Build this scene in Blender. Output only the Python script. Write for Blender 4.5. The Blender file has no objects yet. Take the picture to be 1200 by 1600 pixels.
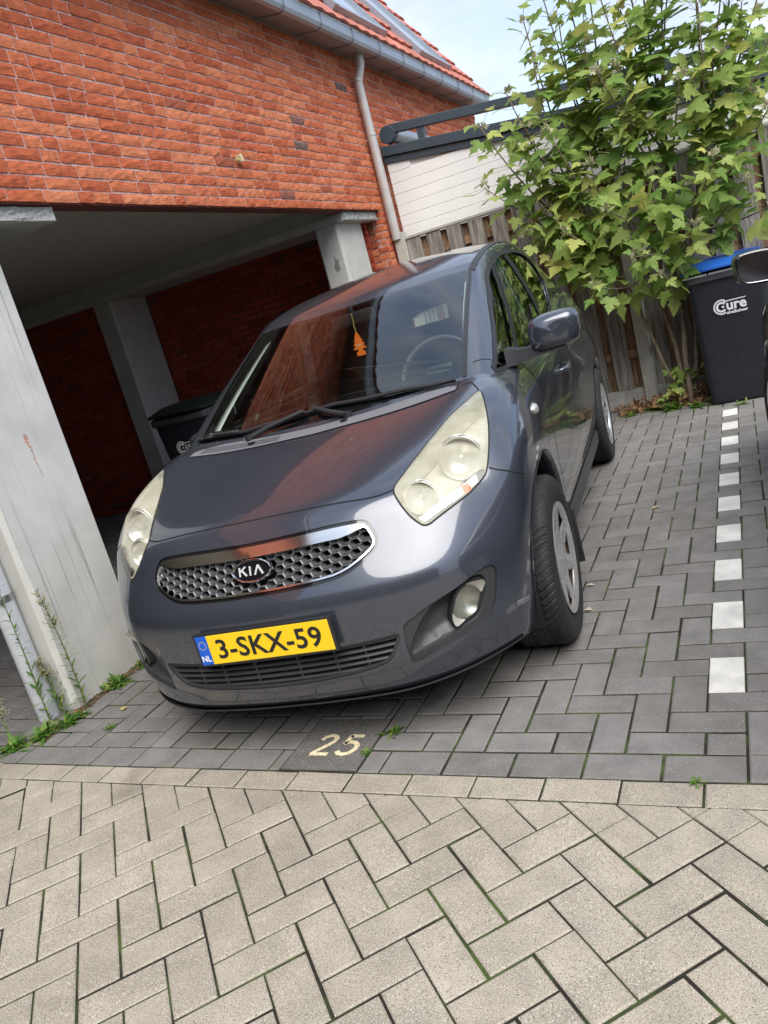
import bpy, bmesh, math, random
import numpy as np
from mathutils import Vector, Matrix
from mathutils.bvhtree import BVHTree
R = math.radians
PI = math.pi
sc = bpy.context.scene
COL = sc.collection

# ---------------------------------------------------------------- camera
CAM = Vector((0.1432, -1.8055, 1.3313))
_r = Vector((0.88524955, 0.38828258, -0.25606614))
_u = Vector((0.12696061, 0.32790983, 0.93613896))
_f = Vector((-0.44745305, 0.86122691, -0.24098543))
cd = bpy.data.cameras.new('camera')
cam = bpy.data.objects.new('camera', cd)
COL.objects.link(cam)
cam.matrix_world = Matrix(((_r.x, _u.x, -_f.x, CAM.x), (_r.y, _u.y, -_f.y, CAM.y), (_r.z, _u.z, -_f.z, CAM.z), (0, 0, 0, 1)))
cd.sensor_fit = 'VERTICAL'
cd.sensor_height = 24.0
cd.lens = 18.1046
cd.clip_start = 0.05
cd.clip_end = 500
sc.camera = cam

# ---------------------------------------------------------------- world
SUN_EL, SUN_AZ = R(54), R(140)          # azimuth measured from +Y clockwise: sun stands to the right and behind the camera
w = bpy.data.worlds.new('World')
sc.world = w
w.use_nodes = True
nt = w.node_tree
for n in list(nt.nodes): nt.nodes.remove(n)
N, L = nt.nodes, nt.links
out = N.new('ShaderNodeOutputWorld'); bg = N.new('ShaderNodeBackground')
sky = N.new('ShaderNodeTexSky'); sky.sky_type = 'NISHITA'; sky.sun_disc = False
sky.sun_elevation = SUN_EL; sky.sun_rotation = SUN_AZ
sky.air_density = 1.0; sky.dust_density = 1.2; sky.ozone_density = 1.2
tc = N.new('ShaderNodeTexCoord')
mp = N.new('ShaderNodeMapping'); mp.inputs['Scale'].default_value = (1.0, 1.0, 2.2)
mp.inputs['Location'].default_value = (0.35, 0.1, 0.0)
nz = N.new('ShaderNodeTexNoise'); nz.inputs['Scale'].default_value = 2.1; nz.inputs['Detail'].default_value = 7; nz.inputs['Roughness'].default_value = 0.55
nz.inputs['Distortion'].default_value = 0.4
cr = N.new('ShaderNodeValToRGB')
cr.color_ramp.elements[0].position = 0.32; cr.color_ramp.elements[1].position = 0.54
n2 = N.new('ShaderNodeTexNoise'); n2.inputs['Scale'].default_value = 3.3; n2.inputs['Detail'].default_value = 5
cr2 = N.new('ShaderNodeValToRGB')
cr2.color_ramp.elements[0].position = 0.35; cr2.color_ramp.elements[0].color = (1.9, 2.35, 3.15, 1)
cr2.color_ramp.elements[1].position = 0.68; cr2.color_ramp.elements[1].color = (3.7, 3.95, 4.4, 1)
mx = N.new('ShaderNodeMix'); mx.data_type = 'RGBA'
L.new(tc.outputs['Generated'], mp.inputs['Vector']); L.new(mp.outputs[0], nz.inputs['Vector']); L.new(mp.outputs[0], n2.inputs['Vector'])
L.new(nz.outputs[0], cr.inputs[0]); L.new(n2.outputs[0], cr2.inputs[0])
L.new(cr.outputs[0], mx.inputs[0]); L.new(sky.outputs[0], mx.inputs[6]); L.new(cr2.outputs[0], mx.inputs[7])
L.new(mx.outputs[2], bg.inputs[0]); bg.inputs[1].default_value = 0.135
L.new(bg.outputs[0], out.inputs[0])

sd = bpy.data.lights.new('sun', 'SUN'); so = bpy.data.objects.new('sun', sd); COL.objects.link(so)
sd.energy = 2.1; sd.angle = R(54); sd.color = (1.0, 0.96, 0.90)
so.location = (6, -6, 10)
_sd = Vector((math.sin(SUN_AZ) * math.cos(SUN_EL), math.cos(SUN_AZ) * math.cos(SUN_EL), math.sin(SUN_EL)))
so.rotation_euler = _sd.to_track_quat('Z', 'Y').to_euler()
sc.view_settings.view_transform = 'Standard'
sc.view_settings.look = 'None'
sc.view_settings.exposure = 1.18
sc.view_settings.gamma = 1
sc.render.engine = 'CYCLES'
sc.cycles.max_bounces = 8
sc.cycles.transparent_max_bounces = 12
sc.cycles.caustics_reflective = False
sc.cycles.caustics_refractive = False

# ---------------------------------------------------------------- helpers
def obj(name, me, parent=None, **kw):
    o = bpy.data.objects.new(name, me); COL.objects.link(o)
    if parent is not None: o.parent = parent
    for k, v in kw.items(): o[k] = v
    return o

def empty(name, loc=(0, 0, 0), rotz=0, label=None, category=None, group=None):
    o = bpy.data.objects.new(name, None); COL.objects.link(o)
    o.location = loc; o.rotation_euler = (0, 0, rotz); o.empty_display_size = 0.1
    if label: o['label'] = label
    if category: o['category'] = category
    if group: o['group'] = group
    return o

def tag(o, label, category, group=None):
    o['label'] = label; o['category'] = category
    if group: o['group'] = group
    return o

class MB:
    """collects verts/faces (with a material slot index) and builds one mesh"""
    def __init__(s): s.v = []; s.f = []; s.m = []
    def add(s, vs, fs, mi=0):
        b = len(s.v); s.v += [tuple(v) for v in vs]
        s.f += [tuple(b + i for i in f) for f in fs]; s.m += [mi] * len(fs)
        return s
    def box(s, a, b, mi=0, M=None):
        x0, y0, z0 = a; x1, y1, z1 = b
        vs = [(x0, y0, z0), (x1, y0, z0), (x1, y1, z0), (x0, y1, z0), (x0, y0, z1), (x1, y0, z1), (x1, y1, z1), (x0, y1, z1)]
        if M is not None: vs = [M @ Vector(v) for v in vs]
        return s.add(vs, [(0, 3, 2, 1), (4, 5, 6, 7), (0, 1, 5, 4), (1, 2, 6, 5), (2, 3, 7, 6), (3, 0, 4, 7)], mi)
    def bbox(s, a, b, r=0.01, mi=0, M=None):
        """box with chamfered edges"""
        bm = bmesh.new(); bmesh.ops.create_cube(bm, size=1)
        c = [(a[i] + b[i]) / 2 for i in range(3)]; d = [b[i] - a[i] for i in range(3)]
        for v in bm.verts: v.co = Vector([c[i] + v.co[i] * d[i] for i in range(3)])
        bmesh.ops.bevel(bm, geom=bm.edges[:], offset=r, segments=2, profile=0.6, affect='EDGES')
        if M is not None: bm.transform(M)
        bm.verts.index_update()
        s.add([v.co.copy() for v in bm.verts], [[v.index for v in f.verts] for f in bm.faces], mi)
        bm.free(); return s
    def loft(s, rings, mi=0, closed=True, cap=True):
        n = len(rings[0]); b = len(s.v)
        for r_ in rings: s.v += [tuple(p) for p in r_]
        for i in range(len(rings) - 1):
            for j in range(n if closed else n - 1):
                k = (j + 1) % n
                s.f.append((b + i * n + j, b + i * n + k, b + (i + 1) * n + k, b + (i + 1) * n + j)); s.m.append(mi)
        if cap and closed:
            s.f.append(tuple(b + j for j in reversed(range(n)))); s.m.append(mi)
            s.f.append(tuple(b + (len(rings) - 1) * n + j for j in range(n))); s.m.append(mi)
        return s
    def tube(s, pts, rad, n=10, mi=0, cap=True):
        pts = [Vector(p) for p in pts]
        rs = rad if isinstance(rad, (list, tuple)) else [rad] * len(pts)
        rings = []; t0 = (pts[1] - pts[0]).normalized()
        up = Vector((0, 0, 1)) if abs(t0.z) < 0.9 else Vector((1, 0, 0))
        for i, p in enumerate(pts):
            t = (pts[min(i + 1, len(pts) - 1)] - pts[max(i - 1, 0)]).normalized()
            a = t.cross(up)
            if a.length < 1e-4: a = t.cross(Vector((0, 1, 0)))
            a.normalize(); b_ = a.cross(t).normalized(); up = b_ if False else up
            rings.append([p + (a * math.cos(2 * PI * k / n) + b_ * math.sin(2 * PI * k / n)) * rs[i] for k in range(n)])
        return s.loft(rings, mi, True, cap)
    def lathe(s, prof, n=48, mi=0, axis='X', M=None):
        """prof: list of (a, r) along axis"""
        rings = []
        for a, r_ in prof:
            ring = []
            for k in range(n):
                c, q = math.cos(2 * PI * k / n) * r_, math.sin(2 * PI * k / n) * r_
                p = Vector((a, c, q)) if axis == 'X' else (Vector((q, a, c)) if axis == 'Y' else Vector((c, q, a)))
                ring.append(M @ p if M is not None else p)
            rings.append(ring)
        return s.loft(rings, mi, True, False)
    def build(s, name, mats, parent=None, smooth=False, sharp=None, **kw):
        me = bpy.data.meshes.new(name)
        me.from_pydata(s.v, [], s.f); me.update()
        if not isinstance(mats, (list, tuple)): mats = [mats]
        for m in mats: me.materials.append(m)
        me.polygons.foreach_set('material_index', s.m)
        if smooth:
            me.polygons.foreach_set('use_smooth', [True] * len(s.f))
            if sharp is not None: me.set_sharp_from_angle(angle=R(sharp))
        return obj(name, me, parent, **kw)

def fill_poly(pts2, to3, holes=()):
    """triangulate a 2-D outline with bmesh; to3 maps (u,v)->3-D"""
    bm = bmesh.new()
    def loop(ps):
        vs = [bm.verts.new((p[0], p[1], 0)) for p in ps]
        return [bm.edges.new((vs[i], vs[(i + 1) % len(vs)])) for i in range(len(vs))]
    e = loop(pts2)
    for h in holes: e += loop(h)
    bmesh.ops.triangle_fill(bm, use_beauty=True, use_dissolve=False, edges=e, normal=(0, 0, 1))
    bm.verts.index_update()
    vs = [to3(v.co.x, v.co.y) for v in bm.verts]; fs = [[v.index for v in f.verts] for f in bm.faces]
    bm.free(); return vs, fs

def text_mesh(s, size, bold=0.0, extrude=0.001, align='CENTER', spacing=1.0):
    c = bpy.data.curves.new('lettering', 'FONT'); c.body = s; c.size = size; c.offset = bold; c.extrude = extrude
    c.align_x = align; c.align_y = 'CENTER'; c.space_character = spacing; c.resolution_u = 3
    o = bpy.data.objects.new('lettering', c); COL.objects.link(o)
    dg = bpy.context.evaluated_depsgraph_get(); me = bpy.data.meshes.new_from_object(o.evaluated_get(dg))
    vs = [v.co.copy() for v in me.vertices]; fs = [list(p.vertices) for p in me.polygons]
    bpy.data.objects.remove(o); bpy.data.curves.remove(c); bpy.data.meshes.remove(me)
    return vs, fs

# ---------------------------------------------------------------- materials
def newmat(name):
    m = bpy.data.materials.new(name); m.use_nodes = True
    b = m.node_tree.nodes['Principled BSDF']
    return m, m.node_tree.nodes, m.node_tree.links, b

def basic(name, col, rough=0.5, metal=0.0, coat=0.0, spec=0.5, var=0.0, vscale=20, bump=0.0, bscale=200, island=0.0, emit=None):
    m, N, L, b = newmat(name)
    b.inputs['Base Color'].default_value = (*col, 1); b.inputs['Roughness'].default_value = rough
    b.inputs['Metallic'].default_value = metal; b.inputs['Coat Weight'].default_value = coat; b.inputs['Coat Roughness'].default_value = 0.04
    b.inputs['Specular IOR Level'].default_value = spec
    tcn = N.new('ShaderNodeTexCoord')
    if var or island:
        hs = N.new('ShaderNodeHueSaturation'); hs.inputs['Color'].default_value = (*col, 1)
        add = N.new('ShaderNodeMath'); add.operation = 'ADD'; add.inputs[0].default_value = 1.0
        if var:
            nz = N.new('ShaderNodeTexNoise'); nz.inputs['Scale'].default_value = vscale; nz.inputs['Detail'].default_value = 6
            L.new(tcn.outputs['Object'], nz.inputs['Vector'])
            mr = N.new('ShaderNodeMapRange'); mr.inputs[1].default_value = 0.25; mr.inputs[2].default_value = 0.75
            mr.inputs[3].default_value = -var; mr.inputs[4].default_value = var
            L.new(nz.outputs[0], mr.inputs[0]); L.new(mr.outputs[0], add.inputs[0])
        else: add.inputs[0].default_value = 0.0
        if island:
            g = N.new('ShaderNodeNewGeometry'); m2 = N.new('ShaderNodeMapRange')
            m2.inputs[3].default_value = 1 - island; m2.inputs[4].default_value = 1 + island
            L.new(g.outputs['Random Per Island'], m2.inputs[0]); L.new(m2.outputs[0], add.inputs[1])
        else: add.inputs[1].default_value = 1.0
        L.new(add.outputs[0], hs.inputs['Value']); L.new(hs.outputs[0], b.inputs['Base Color'])
    if bump:
        nb = N.new('ShaderNodeTexNoise'); nb.inputs['Scale'].default_value = bscale; nb.inputs['Detail'].default_value = 4
        L.new(tcn.outputs['Object'], nb.inputs['Vector'])
        bp = N.new('ShaderNodeBump'); bp.inputs['Strength'].default_value = bump; bp.inputs['Distance'].default_value = 0.01
        L.new(nb.outputs[0], bp.inputs['Height']); L.new(bp.outputs[0], b.inputs['Normal'])
    return m

def brick_mat(name, dark, mid, light, grey_chance=0.04):
    m, N, L, b = newmat(name)
    g = N.new('ShaderNodeNewGeometry'); tcn = N.new('ShaderNodeTexCoord')
    cr = N.new('ShaderNodeValToRGB'); e = cr.color_ramp.elements
    e[0].position = 0.0; e[0].color = (0.13, 0.10, 0.09, 1)
    e[1].position = grey_chance; e[1].color = (*dark, 1)
    x = e.new(0.45); x.color = (*mid, 1); x = e.new(1.0); x.color = (*light, 1)
    L.new(g.outputs['Random Per Island'], cr.inputs[0])
    nz = N.new('ShaderNodeTexNoise'); nz.inputs['Scale'].default_value = 28; nz.inputs['Detail'].default_value = 8; nz.inputs['Roughness'].default_value = 0.65
    L.new(tcn.outputs['Object'], nz.inputs['Vector'])
    mr = N.new('ShaderNodeMapRange'); mr.inputs[1].default_value = 0.3; mr.inputs[2].default_value = 0.7; mr.inputs[3].default_value = 0.74; mr.inputs[4].default_value = 1.2
    L.new(nz.outputs[0], mr.inputs[0])
    hs = N.new('ShaderNodeHueSaturation'); L.new(cr.outputs[0], hs.inputs['Color']); L.new(mr.outputs[0], hs.inputs['Value'])
    L.new(hs.outputs[0], b.inputs['Base Color']); b.inputs['Roughness'].default_value = 0.92; b.inputs['Specular IOR Level'].default_value = 0.2
    nb = N.new('ShaderNodeTexNoise'); nb.inputs['Scale'].default_value = 75; nb.inputs['Detail'].default_value = 8; nb.inputs['Roughness'].default_value = 0.6
    mpb = N.new('ShaderNodeMapping'); mpb.inputs['Scale'].default_value = (1, 0.6, 1.5)
    L.new(tcn.outputs['Object'], mpb.inputs['Vector']); L.new(mpb.outputs[0], nb.inputs['Vector'])
    bp = N.new('ShaderNodeBump'); bp.inputs['Strength'].default_value = 0.7; bp.inputs['Distance'].default_value = 0.006
    L.new(nb.outputs[0], bp.inputs['Height']); L.new(bp.outputs[0], b.inputs['Normal'])
    return m

def paver_mat(name, col, speck_light, speck_dark, island=0.10, warm=None, sc_=430, spk=0.64):
    m, N, L, b = newmat(name)
    g = N.new('ShaderNodeNewGeometry'); tcn = N.new('ShaderNodeTexCoord')
    def noise(s, d=4, r=0.5):
        n = N.new('ShaderNodeTexNoise'); n.inputs['Scale'].default_value = s; n.inputs['Detail'].default_value = d; n.inputs['Roughness'].default_value = r
        L.new(tcn.outputs['Object'], n.inputs['Vector']); return n
    def mix(fac, a, bcol, mode='MIX'):
        x = N.new('ShaderNodeMix'); x.data_type = 'RGBA'; x.blend_type = mode
        if isinstance(fac, float): x.inputs[0].default_value = fac
        else: L.new(fac, x.inputs[0])
        for i, q in ((6, a), (7, bcol)):
            if isinstance(q, tuple): x.inputs[i].default_value = (*q, 1)
            else: L.new(q, x.inputs[i])
        return x.outputs[2]
    def ramp(src, p0, p1):
        x = N.new('ShaderNodeMapRange'); x.inputs[1].default_value = p0; x.inputs[2].default_value = p1; L.new(src, x.inputs[0]); return x.outputs[0]
    base = mix(g.outputs['Random Per Island'], tuple(c * (1 - island) for c in col), tuple(c * (1 + island) for c in (warm or col)))
    mott = noise(9, 6, 0.6)
    base = mix(ramp(mott.outputs[0], 0.3, 0.7), mix(1.0, base, (0.80, 0.80, 0.80), 'MULTIPLY'), mix(1.0, base, (1.12, 1.11, 1.09), 'MULTIPLY'))
    big = noise(1.1, 5, 0.65)
    base = mix(ramp(big.outputs[0], 0.38, 0.62), mix(1.0, base, (0.86, 0.85, 0.83), 'MULTIPLY'), base)
    oil = noise(2.7, 3, 0.5); oil.noise_dimensions = '4D'; oil.inputs['W'].default_value = 9.1
    base = mix(ramp(oil.outputs[0], 0.66, 0.74), base, mix(1.0, base, (0.66, 0.65, 0.64), 'MULTIPLY'))
    sp = noise(sc_, 2, 0.5)
    base = mix(ramp(sp.outputs[0], spk, spk + 0.05), base, speck_light)
    sp2 = noise(sc_ * 0.8, 2, 0.5); sp2.noise_dimensions = '4D'; sp2.inputs['W'].default_value = 3.7
    base = mix(ramp(sp2.outputs[0], spk, spk + 0.05), base, speck_dark)
    L.new(base, b.inputs['Base Color']); b.inputs['Roughness'].default_value = 0.86; b.inputs['Specular IOR Level'].default_value = 0.3
    nb = noise(330, 3, 0.6)
    bp = N.new('ShaderNodeBump'); bp.inputs['Strength'].default_value = 0.55; bp.inputs['Distance'].default_value = 0.004
    L.new(nb.outputs[0], bp.inputs['Height']); L.new(bp.outputs[0], b.inputs['Normal'])
    return m

def two_tone(name, a, c, scale, p0=0.4, p1=0.6, rough=0.9, stretch=(1, 1, 1), detail=6, bump=0.4, bd=0.006):
    m, N, L, b = newmat(name)
    tcn = N.new('ShaderNodeTexCoord'); mp = N.new('ShaderNodeMapping'); mp.inputs['Scale'].default_value = stretch
    n = N.new('ShaderNodeTexNoise'); n.inputs['Scale'].default_value = scale; n.inputs['Detail'].default_value = detail; n.inputs['Roughness'].default_value = 0.6
    L.new(tcn.outputs['Object'], mp.inputs[0]); L.new(mp.outputs[0], n.inputs['Vector'])
    cr = N.new('ShaderNodeValToRGB'); e = cr.color_ramp.elements
    e[0].position = p0; e[0].color = (*a, 1); e[1].position = p1; e[1].color = (*c, 1)
    L.new(n.outputs[0], cr.inputs[0]); L.new(cr.outputs[0], b.inputs['Base Color']); b.inputs['Roughness'].default_value = rough
    b.inputs['Specular IOR Level'].default_value = 0.3
    if bump:
        bp = N.new('ShaderNodeBump'); bp.inputs['Strength'].default_value = bump; bp.inputs['Distance'].default_value = bd
        L.new(n.outputs[0], bp.inputs['Height']); L.new(bp.outputs[0], b.inputs['Normal'])
    return m

M = {}
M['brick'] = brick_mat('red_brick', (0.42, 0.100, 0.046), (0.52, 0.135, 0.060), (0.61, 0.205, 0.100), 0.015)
M['brick_in'] = brick_mat('shade_darkened_red_brick', (0.29, 0.046, 0.028), (0.35, 0.056, 0.032), (0.41, 0.080, 0.045), 0.02)  # darker copy of the red brick, shade under the house put into its colour
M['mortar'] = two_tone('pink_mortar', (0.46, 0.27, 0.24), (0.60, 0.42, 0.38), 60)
M['mortar_in'] = two_tone('dark_mortar', (0.10, 0.06, 0.05), (0.16, 0.10, 0.09), 60)  # mortar darkened along with the inner brick's painted shade
M['conc'] = two_tone('cast_concrete', (0.44, 0.44, 0.41), (0.56, 0.55, 0.51), 7, 0.3, 0.7, 0.85, bump=0.25)
M['conc_rough'] = two_tone('rough_concrete', (0.24, 0.24, 0.23), (0.50, 0.50, 0.48), 90, 0.3, 0.65, 0.95, bump=0.8)
M['ceil'] = two_tone('cement_board', (0.50, 0.50, 0.465), (0.66, 0.65, 0.61), 38, 0.35, 0.65, 0.95, bump=0.5)
M['paver_dark'] = paver_mat('grey_paver', (0.205, 0.195, 0.186), (0.48, 0.47, 0.45), (0.05, 0.05, 0.05), 0.13, (0.198, 0.190, 0.185), 300, 0.66)
M['paver_beige'] = paver_mat('beige_paver', (0.365, 0.325, 0.262), (0.56, 0.53, 0.46), (0.17, 0.15, 0.12), 0.08, (0.375, 0.335, 0.27), 380, 0.58)
M['paver_white'] = paver_mat('white_paver', (0.70, 0.69, 0.66), (0.78, 0.77, 0.75), (0.40, 0.38, 0.34), 0.05, None, 300, 0.66)
M['tile'] = paver_mat('number_tile', (0.15, 0.142, 0.132), (0.42, 0.40, 0.36), (0.05, 0.05, 0.045), 0.02, None, 260, 0.63)
M['joint'] = two_tone('mossy_joint_sand', (0.020, 0.018, 0.014), (0.062, 0.090, 0.022), 5, 0.46, 0.66, 1.0, bump=0.5)
M['zinc'] = basic('zinc', (0.36, 0.38, 0.41), 0.45, 0.75, var=0.10, vscale=6)
M['zinc_pale'] = basic('pale_painted_pipe', (0.50, 0.48, 0.46), 0.45, 0.15, var=0.10, vscale=9)
M['pipe_grey'] = basic('grey_metal_pipe', (0.60, 0.62, 0.66), 0.4, 0.15, var=0.06, vscale=9)
M['anthracite'] = basic('anthracite_aluminium', (0.045, 0.065, 0.082), 0.45, 0.0, var=0.06, vscale=5)
M['white_pvc'] = basic('white_siding', (0.84, 0.84, 0.81), 0.5, var=0.03, vscale=3)
M['roof_tile'] = basic('red_roof_tile', (0.42, 0.135, 0.09), 0.7, island=0.2, var=0.15, vscale=9)
M['skyglass'] = basic('skylight_glass', (0.35, 0.42, 0.50), 0.08, 0.6)
M['blacktrim'] = basic('black_plastic', (0.018, 0.018, 0.02), 0.45, var=0.12, vscale=30)
M['shutline'] = basic('panel_gap', (0.004, 0.004, 0.005), 0.9)
# ================================================================ SETTING: ground and paving
def clip_poly(P, a, b, c):
    """keep the part of a convex polygon where a*x+b*y<=c"""
    o = []
    for i in range(len(P)):
        p, q = P[i], P[(i + 1) % len(P)]
        dp, dq = a * p[0] + b * p[1] - c, a * q[0] + b * q[1] - c
        if dp <= 0: o.append(p)
        if (dp < 0 < dq) or (dq < 0 < dp):
            t = dp / (dp - dq); o.append((p[0] + t * (q[0] - p[0]), p[1] + t * (q[1] - p[1])))
    return o

def inset(P, d):
    n = len(P); o = []
    A = sum(P[i][0] * P[(i + 1) % n][1] - P[(i + 1) % n][0] * P[i][1] for i in range(n))
    if A < 0: P = P[::-1]
    for i in range(n):
        p0, p1, p2 = Vector(P[i - 1]), Vector(P[i]), Vector(P[(i + 1) % n])
        e1, e2 = (p1 - p0), (p2 - p1)
        if e1.length < 1e-5 or e2.length < 1e-5: return None
        e1.normalize(); e2.normalize()
        n1, n2 = Vector((-e1.y, e1.x)), Vector((-e2.y, e2.x))
        k = 1 + n1.dot(n2)
        if k < 0.25: k = 0.25
        o.append(p1 + (n1 + n2) * (d / k))
    A2 = sum(o[i].x * o[(i + 1) % n].y - o[(i + 1) % n].x * o[i].y for i in range(n))
    if A2 < 1e-5: return None
    return o

def area(P):
    return abs(sum(P[i][0] * P[(i + 1) % len(P)][1] - P[(i + 1) % len(P)][0] * P[i][1] for i in range(len(P)))) / 2

rnd = random.Random(7)
def paver(mb, P, gap=0.0032, bev=0.0040, z=0.0, jit=0.0011, mi=0):
    if len(P) < 3 or area(P) < 3e-4: return
    g = gap + rnd.uniform(0, 0.0012)
    a = inset(P, g)
    if a is None: return
    b_ = inset([tuple(p) for p in a], bev)
    if b_ is None: return
    cx = sum(p.x for p in a) / len(a); cy = sum(p.y for p in a) / len(a)
    dz, tx, ty = rnd.gauss(0, jit), rnd.gauss(0, 0.006), rnd.gauss(0, 0.006)
    sx, sy = rnd.gauss(0, 0.0006), rnd.gauss(0, 0.0006)
    zz = lambda p: z + dz + (p.x - cx) * tx + (p.y - cy) * ty
    n = len(a)
    vs = [(p.x + sx, p.y + sy, -0.03) for p in a] + [(p.x + sx, p.y + sy, zz(p) - 0.0026) for p in a] + [(p.x + sx, p.y + sy, zz(p)) for p in b_]
    fs = [tuple(range(2 * n, 3 * n))]
    for i in range(n):
        k = (i + 1) % n
        fs += [(i, k, n + k, n + i), (n + i, n + k, 2 * n + k, 2 * n + i)]
    mb.add(vs, fs, mi)

U = 0.105
Y1 = -0.013
TILE = (-1.425, -1.130, -0.008, 0.290)
def rect_minus_tile(x0, x1, y0, y1):
    tx0, tx1, ty0, ty1 = TILE
    if x1 <= tx0 or x0 >= tx1 or y1 <= ty0 or y0 >= ty1: return [(x0, x1, y0, y1)]
    o = []
    if x0 < tx0: o.append((x0, tx0, y0, y1))
    if x1 > tx1: o.append((tx1, x1, y0, y1))
    xa, xb = max(x0, tx0), min(x1, tx1)
    if y1 > ty1: o.append((xa, xb, ty1, y1))
    if y0 < ty0: o.append((xa, xb, y0, ty0))
    return [r for r in o if (r[1] - r[0]) > 0.02 and (r[3] - r[2]) > 0.02]

mbd, mbw = MB(), MB()
XMIN, XMAX, YMAX = -11.0, 3.4, 5.16
white_n = 0
for c in range(int(XMIN / U), int(XMAX / U)):
    for r_ in range(0, int(YMAX / U) + 1):
        if r_ == 0:
            if c % 2 == 0:
                for q in rect_minus_tile(c * U, c * U + 2 * U, Y1, U): paver(mbd, [(q[0], q[2]), (q[1], q[2]), (q[1], q[3]), (q[0], q[3])])
            continue
        v = (r_ - c - 1) % 4
        rects = []
        if v == 0: rects = [(c * U, c * U + U, r_ * U, r_ * U + 2 * U)]
        elif v == 1 and r_ == 1: rects = [(c * U, c * U + U, r_ * U, r_ * U + U)]
        elif v == 3: rects = [(c * U, c * U + 2 * U, r_ * U, r_ * U + U)]
        for q in rects:
            q = (q[0], q[1], q[2], min(q[3], YMAX))
            if q[3] - q[2] < 0.02: continue
            for s in rect_minus_tile(*q):
                P = [(s[0], s[2]), (s[1], s[2]), (s[1], s[3]), (s[0], s[3])]
                if v == 0 and c == -1 and r_ >= 4 and r_ < 43: paver(mbw, P, gap=0.0012, bev=0.002, z=0.0008)
                else: paver(mbd, P)
mbd.build('parking_bay_paving', M['paver_dark'], kind='structure')
mbw.build('white_bay_markings', M['paver_white'], kind='structure')

# beige roadway: border course, then herringbone laid at 45 degrees with capped edge stones
mbb = MB()
bx = -0.1025
for k in range(-32, 18):
    x0 = bx + k * 0.2065
    paver(mbb, [(x0, -0.110), (x0 + 0.2065, -0.110), (x0 + 0.2065, Y1), (x0, Y1)], gap=.0026, jit=0.0006)
S2 = math.sqrt(0.5)
def UV(u, v):
    u, v = (u + 0.14) * U, (v - 0.18) * U
    return ((u - v) * S2, (u + v) * S2)
EDGE = -0.112
def in_cap(u, v):
    # 2x2 cap squares [-6+2k,-4+2k] x [2-2k,4-2k]  (u even, u+v = -4 at the lower-left cell)
    for a in (0, 1):
        for b in (0, 1):
            if (u - a) % 2 == 0 and (u - a) + (v - b) == -4: return True
    return False
for u in range(-62, 44):
    for v in range(-62, 62):
        if u + v > 2: continue
        cx, cy = UV(u + .5, v + .5)
        if cx < -6.5 or cx > 3.6 or cy < -3.6: continue
        wv = (v - u) % 4
        cells = {0: (1, 2), 3: (2, 1)}.get(wv)
        if in_cap(u, v) or cells is None: continue
        du, dv = cells
        second = (u + du - 1, v + dv - 1)
        if in_cap(*second): du = dv = 1
        P = [UV(u, v), UV(u + du, v), UV(u + du, v + dv), UV(u, v + dv)]
        P = clip_poly(P, 0, 1, EDGE)
        paver(mbb, P, gap=.0026)
    # cells whose first half lies in a cap are handled by the caps themselves
for k in range(-30, 24):
    a, b = -6 + 2 * k, 2 - 2 * k
    if UV(a, b)[0] < -6.5 or UV(a, b)[0] > 3.6: continue
    for (u0, v0, u1, v1) in ((a, b, a + 1, b + 1), (a, b + 1, a + 1, b + 2), (a + 1, b, a + 2, b + 2)):
        P = clip_poly([UV(u0, v0), UV(u1, v0), UV(u1, v1), UV(u0, v1)], 0, 1, EDGE)
        paver(mbb, P, gap=0.0012, bev=0.0018, jit=0.0002)
    P = clip_poly([UV(a + 2, b), UV(a + 3, b), UV(a + 3, b + 1), UV(a + 2, b + 1)], 0, 1, EDGE)
    paver(mbb, P, gap=0.0012, bev=0.0015)
mbb.build('beige_road_paving', M['paver_beige'], kind='structure')

j = MB()
def noisy_sheet(mb, x0, x1, y0, y1, z, step=0.25):
    nx, ny = int((x1 - x0) / step), int((y1 - y0) / step)
    vs = [(x0 + (x1 - x0) * i / nx, y0 + (y1 - y0) * k / ny, z) for k in range(ny + 1) for i in range(nx + 1)]
    fs = [(k * (nx + 1) + i, k * (nx + 1) + i + 1, (k + 1) * (nx + 1) + i + 1, (k + 1) * (nx + 1) + i) for k in range(ny) for i in range(nx)]
    mb.add(vs, fs)
noisy_sheet(j, -11.2, 4.0, -3.9, 5.4, -0.0042)
j.build('joint_sand', M['joint'], kind='structure')
g = MB(); g.add([(-150, -150, -0.045), (150, -150, -0.045), (150, 150, -0.045), (-150, 150, -0.045)], [(0, 1, 2, 3)])
g.build('ground', two_tone('far_ground', (0.16, 0.15, 0.13), (0.22, 0.21, 0.18), 2, bump=0.1), kind='structure')

# number tile
t = MB(); t.bbox((TILE[0] + .004, TILE[2] + .004, -0.035), (TILE[1] - .004, TILE[3] - .004, 0.0015), 0.003)
tile = t.build('number_tile', M['tile'], None)
tag(tile, 'square dark slab with the cream number 25 let into the grey paving', 'paving slab')
def seg_digit(mb, strokes, ox, oy, s, wd):
    for st in strokes:
        pts = [Vector((ox + p[0] * s, oy + p[1] * s, 0)) for p in st]
        for i in range(len(pts) - 1):
            d = (pts[i + 1] - pts[i]).normalized(); nrm = Vector((-d.y, d.x, 0)) * wd / 2
            a, b_ = pts[i] - d * wd * .18, pts[i + 1] + d * wd * .18
            z = Vector((0, 0, 0.0026 + 0.00005 * i))
            mb.add([a - nrm + z, b_ - nrm + z, b_ + nrm + z, a + nrm + z], [(0, 1, 2, 3)])
two = [[(0.05, .78), (.12, .92), (.28, 1.0), (.45, .97), (.55, .84), (.52, .68), (.40, .50), (.20, .27), (0.02, .04)], [(0.0, .03), (.58, .03)]]
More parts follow.
